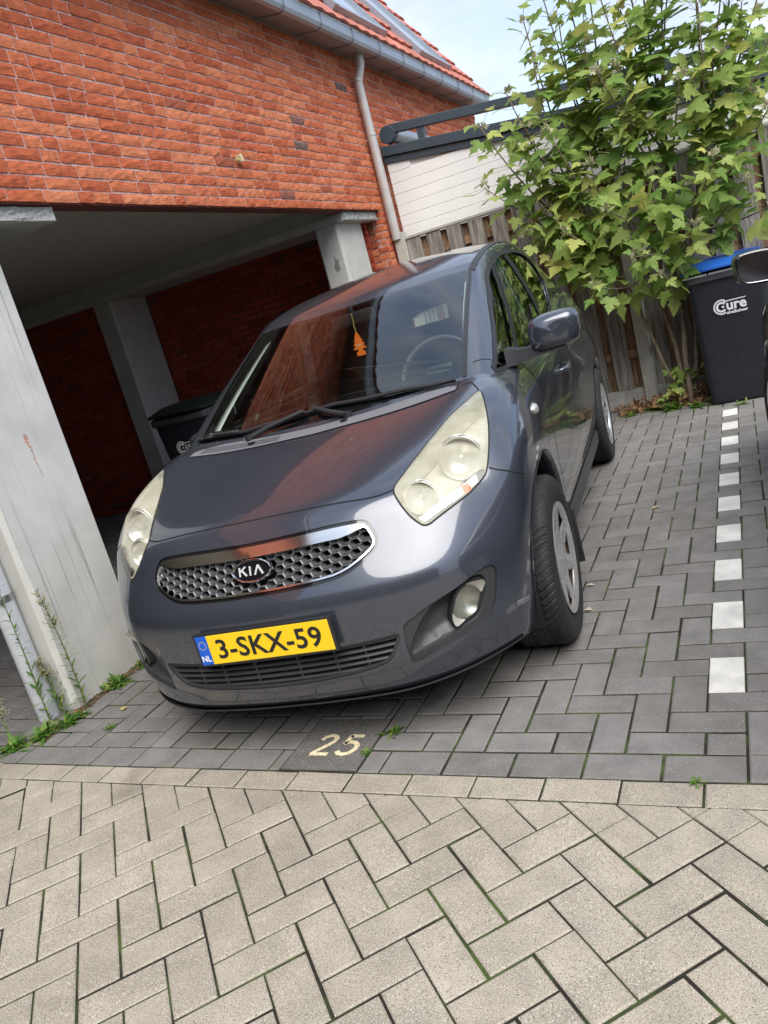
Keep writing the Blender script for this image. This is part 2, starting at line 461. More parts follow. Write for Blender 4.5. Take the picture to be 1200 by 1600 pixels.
five = [[(.55, .97), (.14, .97)], [(.14, .97), (.08, .58)], [(.08, .58), (.25, .66), (.42, .63), (.56, .48), (.56, .28), (.44, .09), (.26, .02), (.08, .06), (0.0, .16)]]
dm = MB()
seg_digit(dm, two, -1.347, 0.073, 0.110, 0.0175)
seg_digit(dm, five, -1.250, 0.074, 0.110, 0.0175)
dm.build('number_25', basic('cream_road_paint', (0.72, 0.62, 0.40), 0.8, var=0.38, vscale=120), tile)

# ================================================================ brickwork
def brick_wall(mb, P0, ux, nrm, W, z0, z1, seed=1, course=0.0615, rough=1.0, depth=0.02, skip=None):
    """P0 base point, ux unit direction along the wall, nrm outward normal (wall plane = brick faces)"""
    rn = random.Random(seed); P0 = Vector(P0); ux = Vector(ux); nrm = Vector(nrm); up = Vector((0, 0, 1))
    flip = ux.cross(up).dot(nrm) < 0
    n = int(math.ceil((z1 - z0) / course - 1e-6))
    for k in range(n):
        za = z0 + k * course; zb = min(za + course - 0.0105, z1)
        if zb - za < 0.012: continue
        s = -rn.uniform(0, 0.2)
        while s < W:
            ln = 0.098 if rn.random() < 0.34 else 0.205
            a, b = max(s, 0), min(s + ln, W)
            s += ln + 0.0105
            if b - a < 0.02: continue
            if skip and skip((a + b) / 2, (za + zb) / 2): continue
            nx = 5 if ln > 0.15 else 3; ny = 3
            dz = rn.gauss(0, 0.0009); tilt = rn.gauss(0, 0.006) * rough; out_ = abs(rn.gauss(0, 0.0016)) * rough
            vs = []; off = (rn.uniform(0, 50), rn.uniform(0, 50))
            for iy in range(ny + 1):
                for ix in range(nx + 1):
                    fx, fy = ix / nx, iy / ny
                    edge = (ix in (0, nx)) or (iy in (0, ny))
                    px = a + (b - a) * fx; pz = za + (zb - za) * fy + dz + (fx - .5) * tilt * 0.25 * ln / 0.2
                    if ix in (0, nx): px += rn.gauss(0, 0.0010) * rough
                    if iy in (0, ny): pz += rn.gauss(0, 0.0010) * rough
                    h = out_ + (max(rn.gauss(0, 0.0014), -.0015) * rough if not edge else -0.0028 + rn.gauss(0, 0.0009))
                    vs.append(P0 + ux * px + up * pz + nrm * h)
            fs = []
            for iy in range(ny):
                for ix in range(nx):
                    q = (iy * (nx + 1) + ix, iy * (nx + 1) + ix + 1, (iy + 1) * (nx + 1) + ix + 1, (iy + 1) * (nx + 1) + ix)
                    fs.append(q[::-1] if flip else q)
            # rim going back
            ring = [ix for ix in range(nx + 1)] + [(iy) * (nx + 1) + nx for iy in range(1, ny + 1)] + [ny * (nx + 1) + ix for ix in range(nx - 1, -1, -1)] + [iy * (nx + 1) for iy in range(ny - 1, 0, -1)]
            bN = len(vs); vs += [vs[i] - nrm * depth for i in ring]; m_ = len(ring)
            for i in range(m_):
                k2 = (i + 1) % m_
                q = (ring[i], bN + i, bN + k2, ring[k2]); fs.append(q[::-1] if flip else q)
            mb.add(vs, fs, 0)

XW = -2.66
WY0, WY1 = -3.4, 9.0
house = empty('brick_house', (XW, 3.0, 0), 0, 'orange-red brick house with an open parking bay under it, left of the grey car', 'house')
# all children are built in world coordinates; put the empty at the origin of the wall but keep the parts where they stand
house.location = (0, 0, 0)
fw_ = MB()
brick_wall(fw_, (XW, WY0, 0), (0, 1, 0), (1, 0, 0), WY1 - WY0, 2.215, 3.51, 11)
brick_wall(fw_, (XW, 5.06, 0), (0, 1, 0), (1, 0, 0), WY1 - 5.06, 0.0, 2.205, 12)
mort = 1
fw_.box((XW - 0.10, WY0, 2.222), (XW - 0.0060, WY1, 3.6), mort)
fw_.box((XW - 0.10, 5.062, -0.02), (XW - 0.0060, WY1, 2.2219), mort)
# soldier underside of the lintel course and jamb
fw_.build('front_wall', [M['brick'], M['mortar']], house)
jm = MB()
brick_wall(jm, (-2.95, 5.06, 0), (1, 0, 0), (0, -1, 0), 0.285, 0.0, 2.205, 13)
jm.box((-2.95, 5.071, 0), (-2.671, 5.2, 2.2), 1)
jm.build('jamb', [M['brick'], M['mortar']], house)
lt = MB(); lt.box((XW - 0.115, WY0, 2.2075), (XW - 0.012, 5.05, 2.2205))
lt.build('lintel_underside', basic('shade_darkened_lintel', (0.20, 0.055, 0.04), 0.8, var=0.2, vscale=30, bump=0.3), house)  # darker brick red, the overhang's shade put into the colour
iw = MB()
brick_wall(iw, (-5.40, 4.93, 0), (1, 0, 0), (0, -1, 0), 2.62, 0.0, 2.14, 14, rough=0.8)
brick_wall(iw, (-11.0, 4.43, 0), (1, 0, 0), (0, -1, 0), 5.38, 0.0, 2.14, 15, rough=0.8)
iw.box((-5.5, 4.944, -0.02), (-2.96, 5.3, 2.3), 1)
iw.box((-11.0, 4.444, -0.02), (-5.60, 4.95, 2.3), 1)
iw.box((-11.4, -3.4, -0.02), (-11.0, 4.95, 2.4), 1)
iw.box((-11.0, -3.6, -0.02), (-2.72, -3.4, 2.4), 1)  # end wall added out of view to keep daylight out of the bay
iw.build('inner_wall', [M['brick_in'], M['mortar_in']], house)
# ceiling of cement-bonded boards with open seams, upper floor mass above
ce = MB()
ys = [-3.4, -1.6, 0.25, 1.45, 2.65, 3.85, 5.1]
xs = [-11.0, -9.8, -8.6, -7.4, -6.2, -5.0, -3.8, -2.79]
for i in range(len(ys) - 1):
    for k in range(len(xs) - 1):
        ce.bbox((xs[k] + .0035, ys[i] + .0035, 2.33), (xs[k + 1] - .0035, ys[i + 1] - .0035, 2.36), 0.003)
ce.box((-11.0, -3.4, 2.362), (-2.79, 5.1, 2.45), 1)
ce.build('ceiling', [M['ceil'], M['shutline']], house)
# main block of the upper floor behind the front wall (keeps light out)
up_ = MB(); up_.box((-11.0, WY0, 2.46), (XW - 0.102, WY1, 3.55)); up_.box((-11.0, 5.31, 0), (XW - 0.102, WY1, 2.46))
up_.build('upper_floor', M['mortar_in'], house)
# beams + columns
def beam(name, y0, y1):
    b = MB()
    rn = random.Random(int(y0 * 100))
    b.bbox((-11.0, y0, 2.135), (-2.70, y1, 2.205), 0.008)
    b.bbox((-11.0, y0 + .02, 2.206), (-2.77, y1 - .02, 2.33), 0.004)
    o = b.build(name, M['conc'], house)
    e_ = MB()
    # broken, exposed-aggregate end face
    nx, nz_ = 26, 5; vs = []
    for a in range(nz_ + 1):
        for c in range(nx + 1):
            vs.append((-2.6985 + rn.uniform(0, 0.009), y0 + .004 + (y1 - y0 - .008) * c / nx, 2.139 + 0.062 * a / nz_))
    e_.add(vs, [(a * (nx + 1) + c, a * (nx + 1) + c + 1, (a + 1) * (nx + 1) + c + 1, (a + 1) * (nx + 1) + c) for a in range(nz_) for c in range(nx)])
    e_.build('beam_end', M['conc_rough'], o)
beam('beam', 0.37, 1.20)
beam('beam', 4.35, 5.04)
def streak_conc():
    m, N, L, b = newmat('streaked_concrete')
    tcn = N.new('ShaderNodeTexCoord')
    def noi(sc3, s, d=5):
        mp = N.new('ShaderNodeMapping'); mp.inputs['Scale'].default_value = sc3
        n = N.new('ShaderNodeTexNoise'); n.inputs['Scale'].default_value = s; n.inputs['Detail'].default_value = d
        L.new(tcn.outputs['Object'], mp.inputs[0]); L.new(mp.outputs[0], n.inputs['Vector']); return n
    def rmp(src, p, q):
        x = N.new('ShaderNodeMapRange'); x.inputs[1].default_value = p; x.inputs[2].default_value = q; L.new(src, x.inputs[0]); return x.outputs[0]
    a = noi((1, 1, 1), 6); s = noi((26, 26, 0.30), 2.2, 2); s2 = noi((1, 1, 1), 1.4, 2)
    mx1 = N.new('ShaderNodeMix'); mx1.data_type = 'RGBA'; mx1.inputs[6].default_value = (0.48, 0.475, 0.44, 1); mx1.inputs[7].default_value = (0.58, 0.57, 0.53, 1)
    L.new(rmp(a.outputs[0], .3, .7), mx1.inputs[0])
    mu = N.new('ShaderNodeMath'); mu.operation = 'MULTIPLY'; L.new(rmp(s.outputs[0], .615, .64), mu.inputs[0]); L.new(rmp(s2.outputs[0], .36, .6), mu.inputs[1])
    mu2 = N.new('ShaderNodeMath'); mu2.operation = 'MULTIPLY'; mu2.inputs[1].default_value = 0.5; L.new(mu.outputs[0], mu2.inputs[0])
    mx2 = N.new('ShaderNodeMix'); mx2.data_type = 'RGBA'; mx2.inputs[7].default_value = (0.17, 0.17, 0.165, 1)
    L.new(mu2.outputs[0], mx2.inputs[0]); L.new(mx1.outputs[2], mx2.inputs[6])
    L.new(mx2.outputs[2], b.inputs['Base Color']); b.inputs['Roughness'].default_value = 0.8
    nb = noi((1, 1, 1), 130); bp = N.new('ShaderNodeBump'); bp.inputs['Strength'].default_value = 0.25; bp.inputs['Distance'].default_value = 0.004
    L.new(nb.outputs[0], bp.inputs['Height']); L.new(bp.outputs[0], b.inputs['Normal'])
    return m
M['streak'] = streak_conc()
def column(x1, x0, y0, y1, mat):
    c = MB(); ch = 0.022
    ring = [(x0 + ch, y0), (x1 - ch, y0), (x1, y0 + ch), (x1, y1 - ch), (x1 - ch, y1), (x0 + ch, y1), (x0, y1 - ch), (x0, y0 + ch)]
    zs = [-0.02, 0.5, 1.1, 1.7, 2.134]
    c.loft([[(p[0], p[1], z) for p in ring] for z in zs], 0)
    return c.build('column', mat, house)
c1 = column(-2.78, -3.02, 0.385, 0.885, M['streak'])
c2 = column(-2.78, -3.01, 4.37, 4.86, M['streak'])
c3 = column(-5.385, -5.63, 4.37, 4.925, M['conc'])
# red scrape on the near column, dark leaf-shaped stain on the far one
def blot(parent, name, mat, pts, plane, seedn, zc=None):
    vs = [Vector(p) for p in pts]
    b = MB(); b.add(vs, [tuple(range(len(vs)))]); b.build(name, mat, parent)
sm = basic('red_chalk_scrape', (0.52, 0.27, 0.21), 0.9, var=0.25, vscale=90)
rn = random.Random(3)
sc_mb = MB(); L_, R_ = [], []
for k in range(60):
    t_ = k / 59; y = 0.655 + 0.016 * t_ + rn.gauss(0, .0035); z = 1.235 - t_ * 0.20
    wd = max(.0006, (0.011 * math.exp(-(t_ / .25) ** 2) + .0028 * math.exp(-((t_ - .6) / .2) ** 2)) * rn.uniform(.25, 1.3))
    L_.append((-2.7792, y - wd, z + rn.gauss(0, .002))); R_.append((-2.7792, y + wd, z + .002))
sc_mb.add(L_ + R_, [(i, i + 1, 61 + i, 60 + i) for i in range(59)])
sc_mb.build('red_scrape', sm, c1)
st = MB()
stp = [(-2.905, 4.3695, 1.80), (-2.885, 4.3695, 1.845), (-2.882, 4.3695, 1.895), (-2.868, 4.3695, 1.855), (-2.838, 4.3695, 1.862), (-2.855, 4.3695, 1.83), (-2.852, 4.3695, 1.775), (-2.872, 4.3695, 1.76), (-2.898, 4.3695, 1.765)]
st.add([(p[0], p[1] - 0.0006, p[2]) for p in stp], [tuple(range(len(stp)))])
st.build('stain', basic('damp_stain', (0.24, 0.23, 0.21), 0.9), c2)

# roof
GX, GZ = -2.42, 3.56
pit = R(54)
rf = MB()
cs, sn = math.cos(pit), math.sin(pit)
rn = random.Random(5)
for k in range(13):
    t0 = -0.03 + k * 0.30
    nyt = int((8.95 - WY0) / 0.21)
    for q in range(nyt):
        y0 = WY0 + q * 0.21; y0 = 8.95 - (nyt - q) * 0.21
        jit = rn.gauss(0, .003)
        prof = []
        for a in range(7):
            f_ = a / 6; h = 0.012 * math.exp(-((f_ - .5) / .30) ** 2) + 0.010
            prof.append((y0 + 0.003 + (0.212) * f_, h))
        def P(tt, yy, h): return (GX - 0.02 - tt * cs - h * sn * -1, yy, GZ + 0.03 + tt * sn + h * cs)
        vs = []
        for (yy, h) in prof: vs.append(P(t0 + jit, yy, h + 0.03))
        for (yy, h) in prof: vs.append(P(t0 + 0.34, yy, h))
        for (yy, h) in prof: vs.append(P(t0 + jit, yy, h + 0.008))
        fs = [(i, i + 1, 8 + i, 7 + i) for i in range(6)] + [(14 + i, 15 + i, 1 + i, i) for i in range(6)] + [(14, 0, 7), (20, 13, 6)]
        rf.add(vs, fs)
def RP(t_, y, h): return (GX - 0.02 - t_ * cs + h * sn, y, GZ + 0.03 + t_ * sn + h * cs)
rf.add([RP(-.04, WY0, -.02), RP(-.04, 8.94, -.02), RP(4, 8.94, -.02), RP(4, WY0, -.02), RP(-.04, WY0, .005), RP(-.04, 8.94, .005), RP(4, 8.94, .005), RP(4, WY0, .005)],
       [(0, 1, 2, 3), (7, 6, 5, 4), (0, 4, 5, 1), (1, 5, 6, 2), (2, 6, 7, 3), (3, 7, 4, 0)], 1)
roof = rf.build('roof', [M['roof_tile'], M['shutline']], house)
def skylight(y0, y1, t0, t1):
    s = MB()
    def bar(ya, yb, ta, tb, h0, h1, mi=0):
        s.add([RP(ta, ya, h0), RP(ta, yb, h0), RP(tb, yb, h0), RP(tb, ya, h0), RP(ta, ya, h1), RP(ta, yb, h1), RP(tb, yb, h1), RP(tb, ya, h1)],
              [(0, 3, 2, 1), (4, 5, 6, 7), (0, 1, 5, 4), (1, 2, 6, 5), (2, 3, 7, 6), (3, 0, 4, 7)], mi)
    bar(y0, y0 + .06, t0, t1, 0, .085); bar(y1 - .06, y1, t0, t1, 0, .085)
    bar(y0 + .061, y1 - .061, t0, t0 + .07, 0, .08); bar(y0 + .061, y1 - .061, t1 - .07, t1, 0, .09)
    f_ = s.build('window', M['zinc'], house)
    s2 = MB()
    s2.add([RP(t0 + .07, y0 + .06, .062), RP(t0 + .07, y1 - .06, .062), RP(t1 - .07, y1 - .06, .062), RP(t1 - .07, y0 + .06, .062)], [(0, 1, 2, 3)])
    s2.build('pane', M['skyglass'], f_)
skylight(4.75, 5.85, 0.16, 1.5)
skylight(6.75, 7.75, 0.16, 1.5)
# gutter: boxed zinc with lips at the joints
gt = MB()
prof = [(XW - .02, 3.535), (XW - .0, 3.505), (-2.455, 3.468), (-2.425, 3.475), (-2.412, 3.50), (-2.412, 3.56), (-2.404, 3.578), (-2.412, 3.59), (-2.43, 3.585), (-2.435, 3.55), (-2.60, 3.56)]
gt.loft([[(p[0], y, p[1]) for p in prof] for y in (WY0, 0, 3, 6, 8.95)], 0, True, True)
k = 4.235 - 0.567 * 12
while k < 8.9:
    pr2 = [(XW + .002, 3.5025), (-2.455, 3.464), (-2.420, 3.471), (-2.407, 3.497), (-2.406, 3.575)]
    pr3 = [(p[0] + .0, p[1] - .0055) if i < 2 else (p[0] + .006, p[1] - .003) for i, p in enumerate(pr2)]
    for ya, yb in ((k, k + .011),):
        vs = [(p[0], ya, p[1]) for p in pr2] + [(p[0], ya, p[1]) for p in pr3] + [(p[0], yb, p[1]) for p in pr2] + [(p[0], yb, p[1]) for p in pr3]
        fs = []
        for i in range(4):
            fs += [(i, i + 1, 5 + i + 1, 5 + i), (10 + i, 15 + i, 15 + i + 1, 10 + i + 1), (5 + i, 6 + i, 16 + i, 15 + i)]
        gt.add(vs, fs)
    k += 0.567
gt.build('gutter', M['zinc'], house)
# downpipe of the far corner: elbow under the gutter, straight run, wider standpipe joint
dp = MB()
dp.tube([(-2.545, 5.16, 3.50), (-2.545, 5.16, 3.42), (-2.553, 5.16, 3.39), (-2.595, 5.16, 3.30), (-2.603, 5.16, 3.26), (-2.603, 5.16, 2.80)], 0.037, 20)
dp.tube([(-2.603, 5.16, 2.83), (-2.603, 5.16, 1.93)], 0.041, 20)
for z in (3.41, 3.285, 2.83): dp.tube([(-2.548 if z > 3.4 else -2.6, 5.16, z), (-2.548 if z > 3.4 else -2.6, 5.16, z + .022)], 0.043, 20)
dp.box((-2.66, 5.15, 2.80), (-2.62, 5.17, 2.815))
dp.build('downpipe', M['zinc_pale'], house, smooth=True, sharp=40)
# near pipe beside the column
np_ = MB()
np_.tube([(-2.905, 0.335, -0.02), (-2.905, 0.335, 2.2)], 0.048, 28)
pipe = np_.build('downpipe', M['pipe_grey'], house, smooth=True, sharp=40)
cl = MB(); cl.tube([(-2.905, 0.335, 0.575), (-2.905, 0.335, 0.605)], 0.0505, 28); cl.bbox((-2.87, 0.285, 0.578), (-2.845, 0.30, 0.602), .003)
cl.tube([(-2.857, 0.275, 0.59), (-2.857, 0.305, 0.59)], 0.006, 10); cl.box((-2.915, 0.38, .58), (-2.895, 0.386, .6))
cl.build('clamp', basic('clamp_steel', (0.45, 0.46, 0.47), 0.3, 0.9), pipe, smooth=True, sharp=40)

# small fastener block on the wall
fz = MB(); Mx = Matrix.Translation((XW + .018, 2.905, 2.512)) @ Matrix.Rotation(R(14), 4, 'X')
fz.bbox((-.02, -.020, -.024), (.022, .016, .024), .005, 0, Mx)
fz.bbox((-.02, -.026, -.010), (.010, -.014, .006), .003, 0, Mx)
tag(fz.build('wall_anchor', basic('cream_plastic', (0.62, 0.52, 0.30), 0.5)), 'small cream plastic block stuck on the brick wall above the parking bay', 'wall anchor')
# ================================================================ fence, veranda, bins, plants
def wood(name, a, c, seed=0.0):
    m, N, L, b = newmat(name)
    tcn = N.new('ShaderNodeTexCoord'); g = N.new('ShaderNodeNewGeometry')
    cb = N.new('ShaderNodeCombineXYZ'); L.new(g.outputs['Random Per Island'], cb.inputs[0])
    ml = N.new('ShaderNodeVectorMath'); ml.operation = 'SCALE'; ml.inputs['Scale'].default_value = 30; L.new(cb.outputs[0], ml.inputs[0])
    ad = N.new('ShaderNodeVectorMath'); L.new(tcn.outputs['Object'], ad.inputs[0]); L.new(ml.outputs[0], ad.inputs[1])
    mp = N.new('ShaderNodeMapping'); mp.inputs['Scale'].default_value = (1, 1, 0.06); L.new(ad.outputs[0], mp.inputs[0])
    n = N.new('ShaderNodeTexNoise'); n.inputs['Scale'].default_value = 55; n.inputs['Detail'].default_value = 7; n.inputs['Distortion'].default_value = 0.8
    L.new(mp.outputs[0], n.inputs['Vector'])
    cr = N.new('ShaderNodeValToRGB'); e = cr.color_ramp.elements; e[0].position = .34; e[0].color = (*[q * .62 for q in a], 1); e[1].position = .66; e[1].color = (*c, 1)
    L.new(n.outputs[0], cr.inputs[0])
    hs = N.new('ShaderNodeHueSaturation'); mr = N.new('ShaderNodeMapRange'); mr.inputs[3].default_value = .78; mr.inputs[4].default_value = 1.2
    L.new(g.outputs['Random Per Island'], mr.inputs[0]); L.new(mr.outputs[0], hs.inputs['Value']); L.new(cr.outputs[0], hs.inputs['Color'])
    L.new(hs.outputs[0], b.inputs['Base Color']); b.inputs['Roughness'].default_value = .9; b.inputs['Specular IOR Level'].default_value = .2
    bp = N.new('ShaderNodeBump'); bp.inputs['Strength'].default_value = .5; bp.inputs['Distance'].default_value = .004
    L.new(n.outputs[0], bp.inputs['Height']); L.new(bp.outputs[0], b.inputs['Normal'])
    return m
M['wood'] = wood('weathered_grey_wood', (0.23, 0.205, 0.175), (0.40, 0.365, 0.325))
M['wood_b'] = wood('weathered_brown_wood', (0.21, 0.125, 0.07), (0.40, 0.25, 0.155))
FY = 5.19
rn = random.Random(21)
fence = empty('wooden_fence', (-0.7, FY, 0), 0, 'weathered grey board fence between concrete posts at the back of the bay', 'fence')
fence.location = (0, 0, 0)
posts = [-2.585, -0.665, 1.255]
for i in range(2):
    xa, xb = posts[i] + .052, posts[i + 1] - .052
    pn = MB(); x = xa + 0.004; k = 0
    while x < xb - 0.03:
        wd = 0.138 + rn.uniform(-.004, .004); e_ = min(x + wd, xb - .003)
        Mx = Matrix.Translation((0, 0, 0))
        top = 1.905 + rn.uniform(-.004, .004)
        pn.bbox((x, FY - 0.002 + rn.uniform(-.003, .003), 0.155 + rn.uniform(-.01, .01)), (e_, FY + .016, top), .002, 0)
        x += wd + 0.062; k += 1
    x = xa + 0.012 - 0.07
    pn.build('board_panel', M['wood'], fence)
    bp_ = MB()
    x = xa + .12
    while x < xb - 0.03:
        a_, e_ = max(x, xa), min(x + .108, xb)
        if e_ - a_ > .02: bp_.bbox((a_ + .002, FY + .044, 0.14), (e_, FY + .06, 1.90), .002)
        x += 0.200
    for z in (0.42, 1.05, 1.72): bp_.bbox((xa, FY + .018, z), (xb, FY + .042, z + .07), .002)
    bp_.build('back_panel', M['wood_b'], fence)
    cp = MB(); cp.bbox((xa - .05, FY - .012, 1.912), (xb + .05, FY + .07, 1.935), .003); cp.build('cap_rail', basic('pale_cap', (0.42, 0.42, 0.39), .6, var=.1), fence)
    pl_ = MB(); pl_.bbox((xa - .002, FY + .0, -.04), (xb + .002, FY + .045, 0.155), .004)
    pl_.build('plinth', two_tone('lichened_concrete', (0.30, 0.29, 0.25), (0.50, 0.49, 0.44), 14, .3, .7), fence)
for i, x in enumerate(posts):
    c = MB(); ht = 1.985 if i == 0 else 1.97
    c.bbox((x - .05, FY - .035, -.04), (x + .05, FY + .075, ht), .008)
    c.build('post', two_tone('post_concrete', (0.40, 0.38, 0.33), (0.56, 0.54, 0.48), 10, .3, .7), fence)

# veranda of the neighbour behind the fence
VY = 5.36
ver = empty('neighbour_veranda', (0, 0, 0), 0, 'garden veranda with white plank side wall and sloping anthracite beams behind the fence', 'veranda')
def slope_beam(name, xa, za_t, za_b, xb, zb_t, zb_b, y0, y1, mat, parent=ver, ch=.004):
    b = MB()
    rings = []
    for x, zt, zb in ((xa, za_t, za_b), (xb, zb_t, zb_b)):
        rings.append([(x, y0 + ch, zb), (x, y1, zb), (x, y1, zt), (x, y0 + ch, zt), (x, y0, zt - ch), (x, y0, zb + ch)])
    b.loft(rings); return b.build(name, mat, parent)
XR = 3.2
zl = lambda x, a, s: a + (x + 2.60) * s
sl = -0.1345
# lower beam in two lips
slope_beam('lower_beam', -2.612, zl(-2.612, 2.752, sl), zl(-2.612, 2.668, sl), XR, zl(XR, 2.752, sl), zl(XR, 2.668, sl), VY - .035, VY + .08, M['anthracite'])
slope_beam('lower_beam', -2.612, zl(-2.612, 2.666, sl), zl(-2.612, 2.605, sl), XR, zl(XR, 2.666, sl), zl(XR, 2.605, sl), VY - .015, VY + .08, M['anthracite'])
slope_beam('upper_beam', -2.50, zl(-2.50, 2.925, -.126), zl(-2.50, 2.850, -.126), XR, zl(XR, 2.925, -.126), zl(XR, 2.850, -.126), VY - .02, VY + .05, M['anthracite'])
hb = MB(); hb.lathe([(VY - .022, 0.001), (VY - .022, .072), (VY - .018, .076), (VY + .048, .076), (VY + .052, .001)], 40, 0, 'Y', Matrix.Translation((-2.527, 0, 2.835)))
hb.build('round_beam_end', M['anthracite'], ver, smooth=True, sharp=35)
tb = MB(); tb.tube([(-2.515, VY + .06, 2.84), (-2.515, 8.6, 2.84)], .066, 24); tb.build('awning_tube', M['zinc'], ver, smooth=True, sharp=40)
sb = MB(); sb.bbox((-2.25, VY - .01, 2.70), (-2.19, VY + .05, 2.86), .003); sb.build('stub_post', M['anthracite'], ver)
b3 = MB(); b3.bbox((-2.60, VY + .085, 2.62), (-2.50, 8.6, 2.75), .004); b3.build('side_beam', M['anthracite'], ver)
wp = MB(); x0, x1 = -2.60, XR
for k in range(8):
    za = 1.94 + k * .096; zt = za + .0948
    ring = []
    xa = x0
    # plank with a shadow groove; the top planks are cut by the slope of the beam
    def xcut(z): return min(x1, -2.60 + (2.64 - z) / .1345)
    xe = xcut(zt + .0)
    if xe - x0 < .1: continue
    prof = [(VY + .004, za), (VY, za + .004), (VY, zt - .004), (VY + .004, zt), (VY + .02, zt), (VY + .02, za)]
    wp.loft([[(x0, p[0], p[1]) for p in prof], [(xe, p[0], p[1]) for p in prof]])
wp.box((x0, VY + .022, 1.90), (XR, VY + .03, 2.2), 0)
wp.add([(x0, VY + .021, 1.93), (XR, VY + .021, 1.93), (XR, VY + .021, 1.935), (x0, VY + .021, 2.66)], [(0, 1, 2, 3)])
wp.build('plank_wall', M['white_pvc'], ver)

# ---- wheelie bins
def ring_rect(w_, d_, z, r_, yoff=0.0, n=5):
    o = []
    for (sx, sy, a0) in ((1, 1, 0), (-1, 1, 90), (-1, -1, 180), (1, -1, 270)):
        for k in range(n):
            a = R(a0 + 90 * k / (n - 1))
            o.append((sx * (w_ / 2 - r_) + math.cos(a) * r_, sy * (d_ / 2 - r_) + math.sin(a) * r_ + yoff, z))
    return o
M['bin'] = basic('dark_blue_grey_hdpe', (0.011, 0.013, 0.018), 0.5, var=0.25, vscale=18, bump=.12, bscale=260)
M['binrim'] = basic('grey_hdpe', (0.045, 0.047, 0.050), 0.5, var=.2, vscale=20)
M['logo_white'] = basic('white_print', (0.72, 0.73, 0.74), 0.6)
def wheelie_bin(loc, rz, lidmat, label, lidgap=0.0, strip=False):
    t = empty('wheelie_bin', loc, R(rz), label, 'bin', 'household wheelie bins')
    b = MB()
    b.loft([ring_rect(.45, .50, .012, .05, .02), ring_rect(.455, .505, .03, .05, .02), ring_rect(.462, .512, .10, .05, .02), ring_rect(.535, .61, .90, .05), ring_rect(.545, .62, .975, .05)], 0, True, True)
    # raised front panel edges
    for sx in (-1, 1):
        b.add([(sx * .175, -.2205, .12), (sx * .185, -.2205, .12), (sx * .200, -.3005, .86), (sx * .190, -.3005, .86)], [(0, 1, 2, 3)])
    body = b.build('body', M['bin'], t, smooth=True, sharp=35)
    rm = MB()
    ro, ri = ring_rect(.585, .665, .945, .06), ring_rect(.585, .665, .985, .06)
    rm.loft([ring_rect(.545, .62, .93, .05), ro, ri, ring_rect(.555, .63, 1.0, .05), ring_rect(.49, .57, 1.0, .05), ring_rect(.48, .56, .90, .05)], 0, True, False)
    rm.bbox((-.26, .33, .90), (.26, .37, .93), .008); rm.bbox((-.24, .30, .90), (-.20, .36, .96), .006); rm.bbox((.20, .30, .90), (.24, .36, .96), .006)
    rm.build('rim', M['binrim'], t, smooth=True, sharp=35)
    lid = MB()
    g_ = lidgap
    lid.loft([ring_rect(.565, .655, 1.003 + g_, .06), ring_rect(.60, .69, 1.004 + g_, .065, -.005), ring_rect(.60, .69, 1.022 + g_, .065, -.005), ring_rect(.55, .63, 1.036 + g_, .06), ring_rect(.50, .50, 1.064 + g_, .08, .02), ring_rect(.40, .36, 1.074 + g_, .08, .03)], 0, True, True)
    lid.tube([(-.2, .345, 1.005 + g_), (.2, .345, 1.005 + g_)], .014, 10)
    lid.bbox((-.15, -.37, 1.006 + g_), (.15, -.335, 1.028 + g_), .006)
    lid.build('lid', lidmat, t, smooth=True, sharp=35)
    if strip:
        s = MB(); s.box((-.285, -.3345, .986), (-.12, -.332, .9995)); s.box((-.11, -.3345, .986), (.10, -.332, .9995)); s.box((.105, -.3345, .990), (.23, -.332, 1.001))
        s.build('paper_label', basic('paper_strip', (0.62, 0.61, 0.58), .7), t)
    for sx in (-1, 1):
        wl = MB(); Mx = Matrix.Translation((sx * .245, .27, .10))
        wl.lathe([(-.02, .001), (-.02, .06), (-.024, .075), (-.024, .094), (-.016, .10), (.016, .10), (.024, .094), (.024, .075), (.02, .06), (.02, .001)], 28, 0, 'X', Mx)
        wl.build('wheel', M['blacktrim'], t, smooth=True, sharp=35)
    # printed logo: ring segments, word and small line under it; the front leans back slightly
    lg = MB()
    zc = .735; lean = math.atan2(.0525, .8)
    FM = Matrix.Translation((0.0, -.3005, zc)) @ Matrix.Rotation(PI / 2 + lean, 4, 'X')
    def arc(rr, w_, a0, a1, n, gap=.0, cx=-.085, cy=.0):
        for k in range(n):
            aa, ab = R(a0 + (a1 - a0) * (k + gap / 2) / n), R(a0 + (a1 - a0) * (k + 1 - gap / 2) / n)
            q = []
            for a in (aa, (aa + ab) / 2, ab): q.append((cx + rr * math.cos(a), cy + rr * math.sin(a), 0))
            for a in (ab, (aa + ab) / 2, aa): q.append((cx + (rr - w_) * math.cos(a), cy + (rr - w_) * math.sin(a), 0))
            lg.add([FM @ Vector(p) for p in q], [tuple(range(6))])
    arc(.076, .016, 55, 300, 14, .12); arc(.052, .020, 42, 318, 20, 0); arc(.012, .012, 0, 360, 10, 0, -.072)
    vs, fs = text_mesh('ure', .135, .004, .0004, 'LEFT', 1.0)
    lg.add([FM @ Vector((v.x - .045, v.y + .004, v.z)) for v in vs], fs)
    vs, fs = text_mesh('afvalbeheer', .042, .0012, .0004, 'LEFT', 1.0)
    lg.add([FM @ Vector((v.x - .045, v.y - .066, v.z)) for v in vs], fs)
    lg.add([FM @ Vector(p) for p in ((-.075, .038, 0), (-.01, .046, 0), (.14, .050, 0), (.14, .058, 0), (-.01, .056, 0), (-.078, .050, 0))], [(0, 1, 2, 3, 4, 5)])
    P0_ = FM @ Vector((.03, 0, 0)); lg.v = [tuple(P0_ + (Vector(v) - P0_) * .74) for v in lg.v]
    lg.build('logo_print', M['logo_white'], t)
    return t
